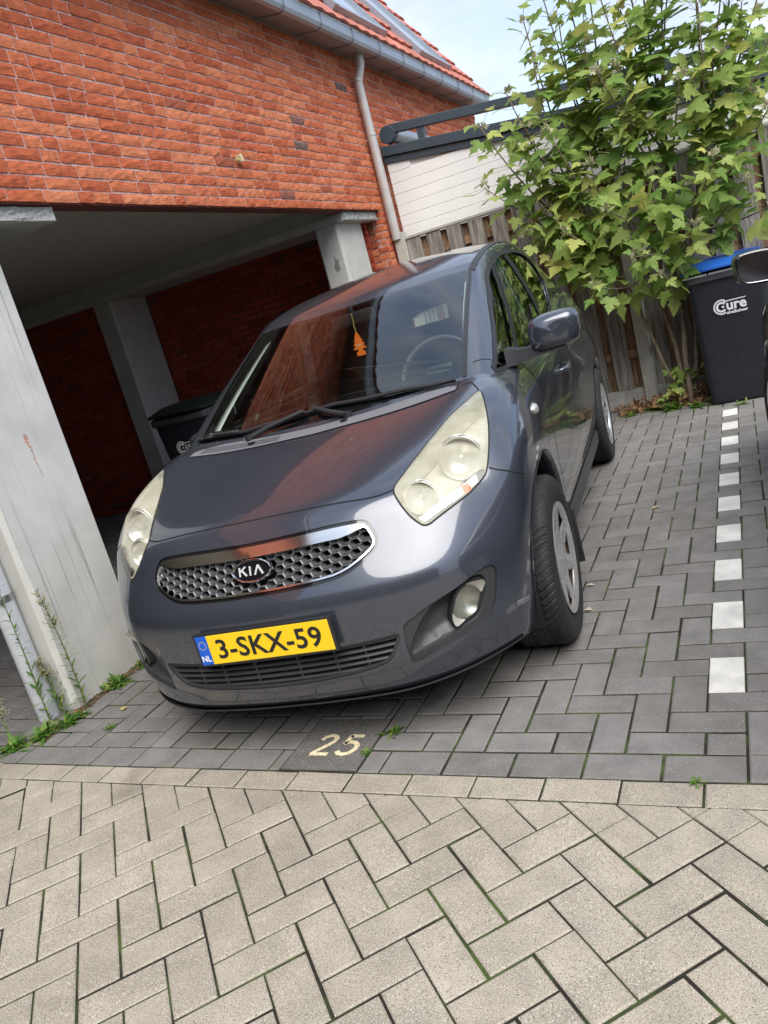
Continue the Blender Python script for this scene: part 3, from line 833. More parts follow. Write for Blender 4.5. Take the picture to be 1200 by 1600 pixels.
wheelie_bin((0.045, 4.860, 0), 0, basic('blue_lid', (0.02, 0.13, 0.55), .4, var=.08), 'dark wheelie bin with bright blue lid, standing against the fence right of the leafy tree', .012, True)
wheelie_bin((-3.92, 3.35, 0), 0, basic('green_lid', (0.006, 0.014, 0.010), .45), 'dark wheelie bin with blackish green lid in the shade under the house', .004)

# ---- plants
def leafmat(name, a, c, trans=.35, e_=None):
    m, N, L, b = newmat(name)
    g = N.new('ShaderNodeNewGeometry'); cr = N.new('ShaderNodeValToRGB'); e = cr.color_ramp.elements
    e[0].position = 0; e[0].color = (*a, 1); e[1].position = .82; e[1].color = (*c, 1)
    if e_: x = e.new(1.0); x.color = (*e_, 1)
    L.new(g.outputs['Random Per Island'], cr.inputs[0]); L.new(cr.outputs[0], b.inputs['Base Color'])
    b.inputs['Roughness'].default_value = .5; b.inputs['Specular IOR Level'].default_value = .35
    tr = N.new('ShaderNodeBsdfTranslucent'); L.new(cr.outputs[0], tr.inputs[0]); ms = N.new('ShaderNodeMixShader'); ms.inputs[0].default_value = trans
    o = N['Material Output']; L.new(b.outputs[0], ms.inputs[1]); L.new(tr.outputs[0], ms.inputs[2]); L.new(ms.outputs[0], o.inputs['Surface'])
    return m
M['leaf'] = leafmat('maple_leaf', (0.17, 0.31, 0.065), (0.42, 0.52, 0.14), .50, (0.58, 0.56, 0.16))
M['leaf_pale'] = leafmat('young_pale_leaf', (0.30, 0.32, 0.17), (0.50, 0.47, 0.30), .35)
M['bark'] = two_tone('pale_brown_bark', (0.16, 0.12, 0.085), (0.34, 0.27, 0.20), 35, .3, .7, .9, (1, 1, .4))
M['weed'] = leafmat('weed_leaf', (0.045, 0.14, 0.02), (0.14, 0.26, 0.04), .3, (.30, .33, .08))
M['stemg'] = basic('weed_stem', (0.13, 0.17, 0.06), .6, var=.2)
M['seed'] = basic('dry_seed_head', (0.36, 0.30, 0.19), .9, var=.2)
M['dry'] = leafmat('dry_leaf', (0.16, 0.075, 0.035), (0.32, 0.19, 0.10), .15)

HALF = [(0, 0), (.05, -.03), (.20, -.10), (.30, -.06), (.27, .02), (.45, .02), (.44, .15), (.68, .24), (.53, .31), (.50, .45), (.31, .39), (.19, .42), (.29, .56), (.22, .64), (.21, .70), (.13, .82), (.08, .90), (0, 1.14)]
def add_leaf(mb, base, d, nrm, size, curl=.18, mi=0, rr=random):
    """maple-like leaf: base point, direction of midrib, face normal"""
    d = d.normalized(); s = d.cross(nrm).normalized(); n = s.cross(d).normalized()
    vs = []
    fold = rr.uniform(.05, .30); droop = rr.uniform(.05, .35)
    def P(x, y):
        return base + s * (x * size) + d * ((y + .0) * size) - n * (size * (abs(x) * fold * -1 + droop * y * y * .5 + abs(x) * abs(x) * curl * 2.2))
    wob = [1 + rr.gauss(0, .05) for _ in HALF]
    pts = [(x * q, y * q) for (x, y), q in zip(HALF, wob)] 
    right = [P(x, y) for x, y in pts]; left = [P(-x, y) for x, y in pts[1:-1]]
    c = P(0, .30)
    mid = [P(0, .30)]
    b = len(mb.v); nR = len(right)
    vs = right + left + mid
    fs = []
    m_ = len(vs) - 1
    for i in range(nR - 1): fs.append((m_, i, i + 1))
    L_ = [0] + [nR + i for i in range(len(left))] + [nR - 1]
    for i in range(len(L_) - 1): fs.append((m_, L_[i + 1], L_[i]))
    mb.add(vs, fs, mi)

def rand_unit(rr):
    while True:
        v = Vector((rr.uniform(-1, 1), rr.uniform(-1, 1), rr.uniform(-1, 1)))
        if .1 < v.length < 1: return v.normalized()

def young_tuft(mb, p, rr, s=.05, n=9):
    for _ in range(n):
        d = (rand_unit(rr) + Vector((0, 0, .7))).normalized()
        add_leaf(mb, p + d * s * rr.uniform(.2, .9), d, rand_unit(rr), s * rr.uniform(.6, 1.15), .1, 1, rr)

tree = empty('maple_tree', (-0.36, 4.93, 0), 0, 'young leafy maple tree with several thin stems growing in front of the fence', 'tree')
tree.location = (0, 0, 0)
rr = random.Random(77)
tk = MB()
stems = [[(-.40, 4.95, .02), (-.50, 4.91, .34), (-.565, 4.88, .62), (-.62, 4.84, .92), (-.74, 4.72, 1.35), (-.92, 4.6, 1.8)],
         [(-.36, 4.95, .0), (-.40, 4.93, .50), (-.47, 4.90, .92), (-.52, 4.86, 1.18), (-.60, 4.78, 1.65), (-.70, 4.70, 2.2)],
         [(-.35, 4.93, .0), (-.335, 4.90, .35), (-.31, 4.88, .66), (-.31, 4.85, 1.0), (-.30, 4.82, 1.3), (-.22, 4.75, 1.9), (-.20, 4.7, 2.4)],
         [(-.33, 4.97, .0), (-.26, 4.97, .35), (-.22, 4.96, .62), (-.215, 4.95, .9), (-.16, 4.90, 1.3), (0.0, 4.8, 1.8), (.10, 4.72, 2.25)]]
srad = [.017, .020, .024, .020]
for s, r0 in zip(stems, srad):
    n_ = len(s); q = [Vector(p) + Vector((rr.gauss(0, .006), rr.gauss(0, .006), 0)) for p in s]
    tk.tube(q, [r0 * (1 - .55 * i / (n_ - 1)) for i in range(n_)], 9)
    for i in range(1, n_ - 1):
        k_ = q[i]; tk.tube([k_, k_ + Vector((rr.uniform(-.03, .03), -.02, .02))], [.008, .004], 6)
# shoots: (start on stem, tip) in world space
tips = []
def stem_pt(i, z):
    s = stems[i]
    for a, b in zip(s[:-1], s[1:]):
        if a[2] <= z <= b[2]:
            t = (z - a[2]) / (b[2] - a[2]); return Vector(a).lerp(Vector(b), t)
    return Vector(s[-1])
shoots = [(0, 1.3, (-1.45, 4.45, 2.45)), (0, 1.1, (-1.50, 4.4, 2.02)), (0, 1.0, (-1.25, 4.4, 1.62)), (0, 1.5, (-1.22, 4.5, 2.62)), (0, 1.6, (-1.02, 4.6, 3.05)),
          (1, 1.3, (-.95, 4.2, 1.55)), (1, 1.5, (-.86, 4.55, 3.25)), (1, 1.7, (-.70, 4.6, 3.35)), (1, 1.1, (-.80, 4.2, 1.12)), (1, 1.2, (-1.15, 4.3, 2.05)), (0, 1.7, (-.98, 4.45, 2.75)),
          (2, 1.3, (-.50, 4.2, 1.25)), (2, 1.5, (-.50, 4.45, 3.2)), (2, 1.8, (-.28, 4.5, 3.35)), (2, 1.4, (-.30, 4.15, 1.75)), (2, 1.9, (-.05, 4.5, 3.15)), (2, 1.6, (-.55, 4.3, 2.5)), (2, 1.2, (-.1, 4.3, 1.35)),
          (3, 1.2, (.25, 4.45, 1.55)), (3, 1.4, (.45, 4.4, 1.95)), (3, 1.5, (.55, 4.45, 2.45)), (3, 1.7, (.32, 4.5, 2.95)), (3, 1.6, (.12, 4.4, 2.7)), (3, 1.3, (.10, 4.25, 1.75)),
          (1, 1.6, (-.42, 4.35, 2.15)), (1, 1.4, (-.70, 4.3, 1.95)), (0, 1.4, (-.95, 4.3, 2.25)), (2, 1.7, (-.05, 4.3, 2.3)), (3, 1.6, (.38, 4.6, 2.65)), (2, 1.4, (-.62, 4.2, 1.6)), 
          (2, 1.1, (-.35, 4.35, 1.08)), (0, 1.2, (-1.12, 4.5, 1.85)), (3, 1.8, (.60, 4.7, 2.2)), (3, 1.3, (.42, 4.6, 1.35)), (0, 1.7, (-1.12, 4.4, 2.35)), (1, 1.8, (-.62, 4.5, 2.75)), (2, 2.0, (-.35, 4.45, 2.85)), (1, 2.0, (-.55, 4.7, 3.5)), (2, 2.2, (-.15, 4.65, 3.55)), (3, 2.0, (.15, 4.7, 3.35)), (3, 2.1, (.40, 4.75, 3.2)), (2, 2.1, (0.0, 4.6, 3.05)), (1, 1.9, (-.78, 4.6, 2.95)), (3, 1.9, (.55, 4.6, 2.85)), (2, 1.9, (-.42, 4.35, 2.5)), (3, 1.9, (.22, 4.4, 2.35))]
lf = MB()
for si, z0, tip in shoots:
    a = stem_pt(si, z0); b = Vector(tip); m_ = (a + b) / 2 + Vector((rr.gauss(0, .05), rr.gauss(0, .04), -.07 + rr.gauss(0, .03)))
    if b.z - a.z > 1.0: m_ += Vector(((b.x - a.x) * .12, (b.y - a.y) * .2, -.05))
    ln = (b - a).length; n_ = max(5, int(ln / .105))
    pts = []
    for k in range(n_ + 1):
        t = k / n_; pts.append(a * (1 - t) ** 2 + m_ * 2 * t * (1 - t) + b * t * t)
    tk.tube(pts, [.0085 * (1 - .7 * k / n_) + .0015 for k in range(n_ + 1)], 6)
    for k in range(1, n_ + 1):
        t = k / n_; p = pts[k]; d = (pts[k] - pts[k - 1]).normalized()
        if t < .18: continue
        a0 = rr.uniform(0, PI)
        top = t > .9
        for h in range(3):
            ang = a0 + h * PI * (.5 if t < .75 else .67) + (k % 2) * PI / 4 + rr.gauss(0, .35)
            side = d.orthogonal().normalized(); side = Matrix.Rotation(ang, 3, d) @ side
            pd = (side + d * .5 + Vector((0, 0, .1))).normalized()
            pl = rr.uniform(.04, .13); q = p + pd * pl
            tk.tube([p, q], .0016, 4, cap=False)
            ld = (pd * .8 + Vector((rr.gauss(0, .25), rr.gauss(0, .25) - .12, -.45 + rr.gauss(0, .25)))).normalized()
            nn = (Vector((0, -.55, .9)) + rand_unit(rr) * .55).normalized()
            sz = rr.uniform(.11, .195) * (1.0 if t < .75 else (.72 if t < .93 else .45))
            add_leaf(lf, q, ld, nn, sz, .16, 0, rr)
    young_tuft(lf, pts[-1], rr, .042, 8)
    if rr.random() < .55: young_tuft(lf, pts[int(n_ * .72)] + Vector((rr.gauss(0, .05), -.06, .03)), rr, .035, 7)
tk.build('trunk', M['bark'], tree, smooth=True, sharp=60)
lf.build('crown', [M['leaf'], M['leaf_pale']], tree)

def blade(mb, p, d, up, ln, wd, mi=0, bend=.3):
    d = d.normalized(); s = d.cross(up); s = s.normalized() if s.length > 1e-4 else Vector((1, 0, 0)); n = s.cross(d)
    q = []
    for t, w_ in ((0, .25), (.3, .9), (.6, 1), (.85, .6), (1, 0.02)):
        c = p + d * (ln * t) - Vector((0, 0, 1)) * (bend * ln * t * t)
        q.append((c - s * wd / 2 * w_, c + s * wd / 2 * w_, c - n * .0))
    vs = [x for a in q for x in a[:2]]
    mb.add(vs, [(2 * i, 2 * i + 1, 2 * i + 3, 2 * i + 2) for i in range(4)], mi)
def rosette(loc, r_, n, label, seed, tall=0.25, group='weeds in the paving joints'):
    rr = random.Random(seed); mb = MB(); p = Vector(loc)
    for k in range(n):
        a = rr.uniform(0, 2 * PI); el = rr.uniform(.1, 1.1)
        d = Vector((math.cos(a) * math.cos(el), math.sin(a) * math.cos(el), math.sin(el)))
        off = Vector((rr.gauss(0, r_ * .22), rr.gauss(0, r_ * .22), 0))
        blade(mb, p + off + Vector((0, 0, .003)), d, Vector((0, 0, 1)), r_ * rr.uniform(.5, 1.0), r_ * rr.uniform(.10, .20), 0, rr.uniform(.1, .6))
    o = mb.build('weed', M['weed'], None); return tag(o, label, 'weed', group)
def fleabane(loc, tip, label, seed, leaves=42, head=.25, lmax=.055):
    """tall thin weed with narrow leaves all round and a branched dry top"""
    rr = random.Random(seed); t = empty('tall_weed', loc, 0, label, 'weed', 'tall weeds beside the concrete column')
    a = Vector((0, 0, 0)); b = Vector(tip) - Vector(loc); n_ = 14
    m_ = (a + b) / 2 + Vector((rr.gauss(0, .012), rr.gauss(0, .012), 0))
    pts = [a * (1 - k / n_) ** 2 + m_ * 2 * (k / n_) * (1 - k / n_) + b * (k / n_) ** 2 for k in range(n_ + 1)]
    st = MB(); st.tube(pts, [.0042 * (1 - .65 * k / n_) for k in range(n_ + 1)], 6)
    lv = MB(); H = b.length
    for k in range(leaves):
        t_ = (k + .5) / leaves * (1 - head * .6); i = t_ * n_; p = pts[int(i)].lerp(pts[min(int(i) + 1, n_)], i - int(i))
        an = k * 2.4 + rr.gauss(0, .3); el = rr.uniform(.35, 1.0)
        d = Vector((math.cos(an) * math.cos(el), math.sin(an) * math.cos(el), math.sin(el)))
        l_ = lmax * (1.1 - .75 * t_) * rr.uniform(.7, 1.1)
        blade(lv, p, d, Vector((0, 0, 1)), l_ * 1.3, l_ * .24, 0, rr.uniform(.1, .45))
    hd = MB()
    for k in range(int(60 * head / .25)):
        t_ = 1 - head * rr.random() ** .8; i = t_ * n_; p = pts[int(i)].lerp(pts[min(int(i) + 1, n_)], i - int(i)) if i < n_ else pts[-1]
        an = rr.uniform(0, 2 * PI); el = rr.uniform(.3, 1.1)
        d = Vector((math.cos(an) * math.cos(el), math.sin(an) * math.cos(el), math.sin(el)))
        l_ = rr.uniform(.012, .042) * (1.15 - (t_ - 1 + head) / head * .5); q = p + d * l_
        st.tube([p, q], .0009, 4, cap=False)
        st.tube([q, q + d * .005], [.0022, .0030], 5, 1)
    st.build('stem', [M['stemg'], M['seed']], t); lv.build('leaves', M['weed'], t)
    return t
fleabane((-2.735, .40, 0), (-2.705, .36, .605), 'tall weed with a dry pale seed head in front of the near column face', 1, 46, .33)
fleabane((-2.845, .285, 0), (-2.83, .28, .86), 'tallest weed, growing along the grey downpipe beside the column', 2, 60, .16, .06)
fleabane((-2.80, .335, 0), (-2.845, .34, .275), 'short bushy weed with reddish top between downpipe and column edge', 3, 26, .35, .06)
fleabane((-2.86, .10, 0), (-2.935, .13, .245), 'thin wispy weed left of the downpipe foot', 4, 12, .5, .03)
wl = [((-2.845, .085, 0), .085, 34, 'dark green serrated rosette weed at the left edge of the paving, nearest the road'),
      ((-2.775, .185, 0), .075, 36, 'sprawling yellow-green weed at the foot of the downpipe'),
      ((-2.72, .27, 0), .07, 38, 'leafy weed clump in front of the column corner'),
      ((-2.69, .33, 0), .05, 22, 'small weed beside the column corner'),
      ((-2.725, .60, 0), .085, 44, 'lush weed clump against the middle of the near column face'),
      ((-2.715, .80, 0), .07, 36, 'green weed clump at the column foot beside the car bumper'),
      ((-2.735, .93, 0), .06, 24, 'weed tuft partly behind the car bumper, farthest along the column'),
      ((-2.43, .235, 0), .035, 22, 'tiny weed alone in a paving joint left of the car'),
      ((-2.40, .52, 0), .025, 12, 'tiny moss-like weed in a joint just before the car bumper'),
      ((-1.085, .20, 0), .045, 26, 'grassy tuft at the right edge of the number slab'),
      ((-1.135, .085, 0), .030, 18, 'short tuft at the lower right corner of the number slab'),
      ((-.12, -.02, 0), .03, 14, 'tiny tuft on the seam between grey and beige paving at the right'),
      ((-.60, 4.90, 0), .15, 50, 'broad-leaved weed beside the concrete fence post'),
      ((-.47, 4.78, 0), .14, 46, 'low weed clump in front of the tree stems'),
      ((-.30, 4.70, 0), .11, 34, 'upright weed just right of the tree stems'),
      ((-.14, 4.72, 0), .12, 36, 'weed against the left foot of the blue-lidded bin'),
      ((.03, 4.50, 0), .07, 22, 'small weed in front of the blue-lidded bin'),
      ((-.82, 4.80, 0), .08, 24, 'small weed behind the rear wheel of the grey car')]
for i, (l_, r_, n_, lab) in enumerate(wl): rosette(l_, r_ * (1.12 if l_[0] < -2.6 else 1.0), int(n_ * (1.9 if l_[0] < -2.6 else 1.3)), lab, 40 + i)
# soil strips and leaf litter
def mound(name, x0, x1, y0, y1, h, seed, mat, nx=30, ny=8):
    rr = random.Random(seed); mb = MB(); vs = []
    for k in range(ny + 1):
        for i in range(nx + 1):
            fx, fy = i / nx, k / ny; ed = math.sin(PI * fx) ** .4 * math.sin(PI * min(1, fy * 1.0)) ** .6
            vs.append((x0 + (x1 - x0) * fx + rr.gauss(0, .006), y0 + (y1 - y0) * fy + rr.gauss(0, .006), -.006 + h * ed * rr.uniform(.5, 1.1)))
    mb.add(vs, [(k * (nx + 1) + i, k * (nx + 1) + i + 1, (k + 1) * (nx + 1) + i + 1, (k + 1) * (nx + 1) + i) for k in range(ny) for i in range(nx)])
    o = mb.build(name, mat); o['kind'] = 'structure'; return o
M['soil'] = two_tone('brown_soil', (0.045, 0.032, 0.02), (0.15, 0.11, 0.07), 40, .3, .7, 1, bump=.8)
mound('soil_strip', -2.80, -2.70, .05, 1.2, .012, 5, M['soil'], 8, 40)
mound('soil_bed', -.95, .0, 4.82, 5.2, .045, 6, M['soil'])
dl = MB(); rr = random.Random(9)
for k in range(150):
    if k < 105: p = Vector((rr.gauss(-.42, .16), rr.uniform(4.8, 5.12), rr.uniform(.02, .09)))
    else: p = Vector((rr.gauss(-.80, .07), rr.uniform(4.85, 5.1), .03))
    if rr.random() < .35: p = Vector((rr.gauss(-.22, .06), rr.uniform(4.92, 5.1), rr.uniform(.03, .12)))
    add_leaf(dl, p, rand_unit(rr), rand_unit(rr), rr.uniform(.03, .075), .5, 0, rr)
for k in range(70):
    p = Vector((-2.74 + rr.gauss(0, .018), rr.uniform(.2, .85), .012)); add_leaf(dl, p, rand_unit(rr), Vector((0, 0, 1)) + rand_unit(rr) * .6, rr.uniform(.008, .018), .5, 0, rr)
dl.build('leaf_litter', M['dry'], kind='stuff')
def fallen(p, s, label, seed, c=(0.55, .42, .16)):
    rr = random.Random(seed); mb = MB(); add_leaf(mb, Vector(p), Vector((rr.gauss(0, 1), rr.gauss(0, 1), 0)), Vector((0, 0, 1)), s, .2, 0, rr)
    tag(mb.build('fallen_leaf', basic('tan_leaf', c, .7)), label, 'leaf', 'fallen leaves on the grey paving')
fallen((-2.49, .37, .008), .028, 'yellow scrap of leaf on the paving left of the car bumper', 1)
fallen((-.42, 2.28, .008), .035, 'tan leaf on the grey paving near the fifth white marking', 2, (.42, .30, .17))
fallen((-.60, 1.30, .008), .03, 'pale leaf on the paving right of the front wheel', 3, (.48, .42, .30))
fallen((-.57, 1.05, .008), .03, 'small pale leaf nearer the road, right of the front tyre', 4, (.48, .42, .30))
# green suckers at the tree foot
sk = MB(); rr = random.Random(4); st = MB()
for k in range(26):
    p = Vector((rr.gauss(-.42, .08), rr.uniform(4.82, 4.95), rr.uniform(.08, .34)))
    add_leaf(sk, p, rand_unit(rr) + Vector((0, -.4, 0)), Vector((0, -.6, .8)) + rand_unit(rr) * .5, rr.uniform(.05, .085), .2, 0, rr)
    st.tube([Vector((-.38, 4.93, .03)), p], .0018, 4, cap=False)
sk.build('sucker_leaves', M['leaf'], tree); st.build('sucker_stems', M['stemg'], tree)

# house row added behind the camera, out of view, for the car to reflect
ho = empty('added_row_house', (0, 0, 0), 0, 'plain brown brick house row with grey tiled roof, added unseen across the road to be reflected', 'house')
hb_ = MB(); hb_.box((-9, -17, -.04), (12, -11.5, 5.2)); hb_.build('wall', two_tone('brown_brickwork', (.13, .07, .05), (.20, .11, .08), 30), ho)
hr = MB(); hr.add([(-9.3, -11.2, 5.15), (12.3, -11.2, 5.15), (12.3, -14.2, 8.2), (-9.3, -14.2, 8.2), (12.3, -17.3, 5.15), (-9.3, -17.3, 5.15)], [(0, 1, 2, 3), (3, 2, 4, 5), (0, 3, 5), (1, 4, 2), (0, 5, 4, 1)])
hr.build('roof', basic('grey_brown_tiles', (.07, .055, .05), .8), ho)
for x in (-7, -3.5, 0, 3.5, 7):
    for z in (1.0, 3.4):
        wf_ = MB(); wf_.box((x, -11.5, z), (x + 1.8, -11.44, z + 1.4)); q = wf_.build('window', M['white_pvc'], ho)
        wg = MB(); wg.box((x + .08, -11.44, z + .08), (x + 1.72, -11.43, z + 1.32)); wg.build('pane', basic('dark_pane', (.03, .04, .05), .1), q)
# ---------------------------------------------------------------- car body surface: a network of measured curves, interpolated smoothly
def belt(y): return np.interp(y, [0.9, 1.33, 2.3, 3.3, 3.9], [1.0, 0.972, 1.02, 1.13, 1.16])
SY = [None] * 7 + [0.80, 1.16, 1.55, 2.05, 2.60, 3.05, 3.415, 3.77]
FR = [  # front stations s0..s6 of each level (x, y); then z, side x
    (0.158, [(0, .165), (.22, .173), (.42, .20), (.56, .24), (.685, .315), (.76, .38), (.79, .44)], .780),
    (0.198, [(0, .085), (.22, .093), (.42, .124), (.575, .183), (.705, .268), (.78, .355), (.808, .44)], .795),
    (0.245, [(0, .062), (.22, .083), (.42, .115), (.575, .175), (.705, .26), (.785, .35), (.815, .44)], .812),
    (0.300, [(0, .048), (.22, .056), (.42, .092), (.585, .155), (.72, .25), (.80, .35), (.832, .445)], .838),
    (0.420, [(0, .050), (.22, .057), (.42, .094), (.59, .158), (.733, .255), (.818, .357), (.847, .455)], .866),
    (0.530, [(0, .046), (.22, .054), (.42, .092), (.59, .160), (.74, .262), (.828, .366), (.858, .465)], .872),
    (0.570, [(0, .060), (.22, .068), (.42, .107), (.60, .178), (.748, .282), (.836, .382), (.864, .475)], .874),
    (0.670, [(0, .125), (.22, .133), (.42, .172), (.61, .245), (.757, .345), (.846, .432), (.873, .50)], .880),
    (0.740, [(0, .168), (.22, .174), (.41, .205), (.61, .290), (.755, .395), (.850, .470), (.878, .53)], .882),
]
def squeeze(A):
    t = np.clip((np.abs(A[..., 0]) - .5) / .3, 0, 1); t = t * t * (3 - 2 * t)
    A[..., 0] *= 1 - .036 * t
    return A
def build_levels():
    lv = []
    for z, pts, sx in FR:
        row = [(x, y, z) for x, y in pts]
        for s in range(7, 15):
            ar = .007 * math.exp(-((SY[s] - .80) / .28) ** 2) + .009 * math.exp(-((SY[s] - 3.415) / .35) ** 2)
            row.append((sx + ar, SY[s], z))
        row += [(sx - .075, 3.96, z), (sx * .52, 4.045, z), (0, 4.065, z)]
        lv.append(row)
    def side(x, zf, k=0):
        return [(x + (.004 if s == 13 else 0), SY[s], zf(SY[s])) for s in range(9, 15)]
    # L8 : hood front edge / shoulder
    lv.append([(0, .215, .802), (.22, .226, .802), (.41, .252, .800), (.57, .330, .800), (.72, .435, .803), (.84, .530, .806), (.876, .60, .806), (.889, .80, .805), (.882, 1.14, .83)]
              + side(.872, lambda y: .855 + (y - 1.55) * .035) + [(.80, 3.95, .94), (.44, 4.035, .94), (0, 4.055, .94)])
    lv.append([(0, .300, .832), (.21, .308, .831), (.375, .330, .829), (.53, .405, .846), (.685, .500, .872), (.806, .585, .882), (.85, .67, .885), (.868, .82, .895), (.862, 1.12, .905)]
              + side(.858, lambda y: belt(y) - .062) + [(.79, 3.94, 1.03), (.44, 4.02, 1.03), (0, 4.04, 1.03)])
    lv.append([(0, .50, .893), (.19, .508, .892), (.345, .525, .889), (.495, .575, .900), (.625, .640, .926), (.735, .715, .948), (.785, .79, .960), (.81, .875, .968), (.825, 1.06, .962)]
              + side(.842, lambda y: belt(y) - .03) + [(.77, 3.925, 1.09), (.43, 4.0, 1.09), (0, 4.02, 1.09)])
    lv.append([(0, .75, .948), (.165, .755, .948), (.31, .765, .950), (.445, .785, .958), (.565, .81, .970), (.662, .84, .983), (.715, .87, .991), (.757, .925, .992), (.785, 1.03, .978)]
              + side(.818, lambda y: belt(y) - .010) + [(.745, 3.90, 1.14), (.42, 3.975, 1.14), (0, 3.995, 1.14)])
    lv.append([(0, .925, .974), (.14, .9265, .976), (.28, .931, .981), (.41, .937, .989), (.52, .943, .996), (.60, .948, 1.002), (.648, .952, 1.006), (.695, .972, 1.006), (.745, 1.02, .990)]
              + side(.785, lambda y: belt(y)) + [(.715, 3.87, 1.17), (.40, 3.945, 1.17), (0, 3.965, 1.17)])
    A = squeeze(np.array(lv, float))
    for k, q in ((9, .028), (10, .045), (11, .060), (12, .062), (13, .062)):     # the tail tucks in above the rear wheels
        for i in range(10, 17): A[k, i, 0] -= q * np.clip((A[k, i, 1] - 2.2) / 1.2, 0, 1.25) * (1 if i < 15 else .6)
    for k, q in ((0, .034), (1, .020), (2, .008)): A[k, :, 2] += q * np.clip((np.abs(A[k, :, 0]) - .42) / .3, 0, 1)
    A[:, 4:7, 0] -= .008
    return A
def build_green():
    base = build_levels()[-1].copy()
    top = [(0, 1.655, 1.412), (.12, 1.660, 1.413), (.24, 1.675, 1.415), (.35, 1.698, 1.417), (.45, 1.727, 1.417), (.53, 1.757, 1.414), (.577, 1.778, 1.411), (.606, 1.80, 1.404), (.632, 1.84, 1.395),
           (.648, 1.92, 1.398), (.655, 2.20, 1.442), (.655, 2.62, 1.462), (.648, 3.03, 1.448), (.632, 3.36, 1.415), (.60, 3.63, 1.375), (.54, 3.78, 1.355), (.30, 3.86, 1.36), (0, 3.88, 1.365)]
    r1 = [(0, 1.745, 1.446), (.12, 1.75, 1.447), (.235, 1.765, 1.449), (.345, 1.785, 1.450), (.44, 1.81, 1.448), (.515, 1.84, 1.447), (.557, 1.86, 1.446), (.583, 1.885, 1.447), (.602, 1.92, 1.450),
          (.612, 1.99, 1.462), (.615, 2.24, 1.494), (.613, 2.63, 1.512), (.603, 3.0, 1.50), (.585, 3.30, 1.472), (.55, 3.55, 1.435), (.48, 3.68, 1.42), (.27, 3.74, 1.425), (0, 3.76, 1.43)]
    r2 = [(0, 2.08, 1.512), (.10, 2.08, 1.512), (.20, 2.075, 1.511), (.29, 2.065, 1.509), (.37, 2.05, 1.505), (.43, 2.035, 1.500), (.468, 2.03, 1.496), (.49, 2.05, 1.495), (.50, 2.10, 1.498),
          (.503, 2.20, 1.508), (.503, 2.37, 1.524), (.50, 2.64, 1.537), (.49, 2.93, 1.532), (.46, 3.14, 1.515), (.42, 3.30, 1.498), (.36, 3.37, 1.49), (.20, 3.40, 1.49), (0, 3.41, 1.49)]
    r3 = [(0, 2.36, 1.545), (.05, 2.36, 1.545), (.10, 2.36, 1.545), (.15, 2.36, 1.544), (.19, 2.36, 1.543), (.22, 2.365, 1.542), (.24, 2.375, 1.541), (.255, 2.39, 1.541), (.262, 2.42, 1.542),
          (.265, 2.46, 1.544), (.268, 2.52, 1.548), (.268, 2.64, 1.552), (.262, 2.78, 1.550), (.25, 2.87, 1.545), (.22, 2.93, 1.541), (.18, 2.96, 1.539), (.10, 2.98, 1.538), (0, 2.98, 1.538)]
    r4 = [(0, 2.55 + .012 * i, 1.556) for i in range(18)]
    top, r1, r2, r3, r4 = [squeeze(np.array(q, float)) for q in (top, r1, r2, r3, r4)]
    for q, dz in ((top, .0), (r1, .006), (r2, .016), (r3, .022), (r4, .022)):
        q[:, 2] += dz * np.clip(1 - np.abs(q[:, 0]) / .7, 0, 1)
        q[:, 2] -= .05 * np.clip((q[:, 1] - 2.5) / 1.2, 0, 1) ** 1.5
    rows = [base]
    for f_, b_ in ((.33, 1.0), (.67, .9)):
        row = base * (1 - f_) + top * f_
        for i in range(18):
            bulge = .014 * b_
            q_ = np.clip((i - 5) / 4, 0, 1); q_ = q_ * q_ * (3 - 2 * q_)
            if i <= 8: row[i] += (np.array([0, -.5, .87]) * (1 - q_) + np.array([.9, -.2, .1]) * q_) * bulge
            elif i <= 14: row[i] += np.array([1.0, 0, 0]) * bulge * 1.2
            else: row[i] += np.array([.1, .9, .1]) * bulge
        rows.append(row)
    rows += [top, r1, r2, r3, r4]
    return np.array(rows, float)

def cr_eval(P, u, ghost0=None, ghost1=None):
    """centripetal Catmull-Rom through P (n,...,3) at parameters u (m,), returns (m,...,3)"""
    n = len(P)
    g0 = ghost0 if ghost0 is not None else 2 * P[0] - P[1]
    g1 = ghost1 if ghost1 is not None else 2 * P[-1] - P[-2]
    Q = np.concatenate([g0[None], P, g1[None]], 0)
    u = np.clip(np.asarray(u, float), 0, n - 1 - 1e-9); i = u.astype(int); f = u - i
    p0, p1, p2, p3 = Q[i], Q[i + 1], Q[i + 2], Q[i + 3]
    def dd(a, b): return np.maximum(np.sqrt(np.linalg.norm(b - a, axis=-1, keepdims=True)), 1e-3)
    d1, d2, d3 = dd(p0, p1), dd(p1, p2), dd(p2, p3)
    m1 = (p1 - p0) / d1 - (p2 - p0) / (d1 + d2) + (p2 - p1) / d2
    m2 = (p2 - p1) / d2 - (p3 - p1) / (d2 + d3) + (p3 - p2) / d3
    m1, m2 = m1 * d2, m2 * d2
    f = f.reshape((-1,) + (1,) * (P.ndim - 1))
    h00 = 2 * f ** 3 - 3 * f ** 2 + 1; h10 = f ** 3 - 2 * f ** 2 + f; h01 = -2 * f ** 3 + 3 * f ** 2; h11 = f ** 3 - f ** 2
    return h00 * p1 + h10 * m1 + h01 * p2 + h11 * m2
FLIP = np.array([-1, 1, 1.0])
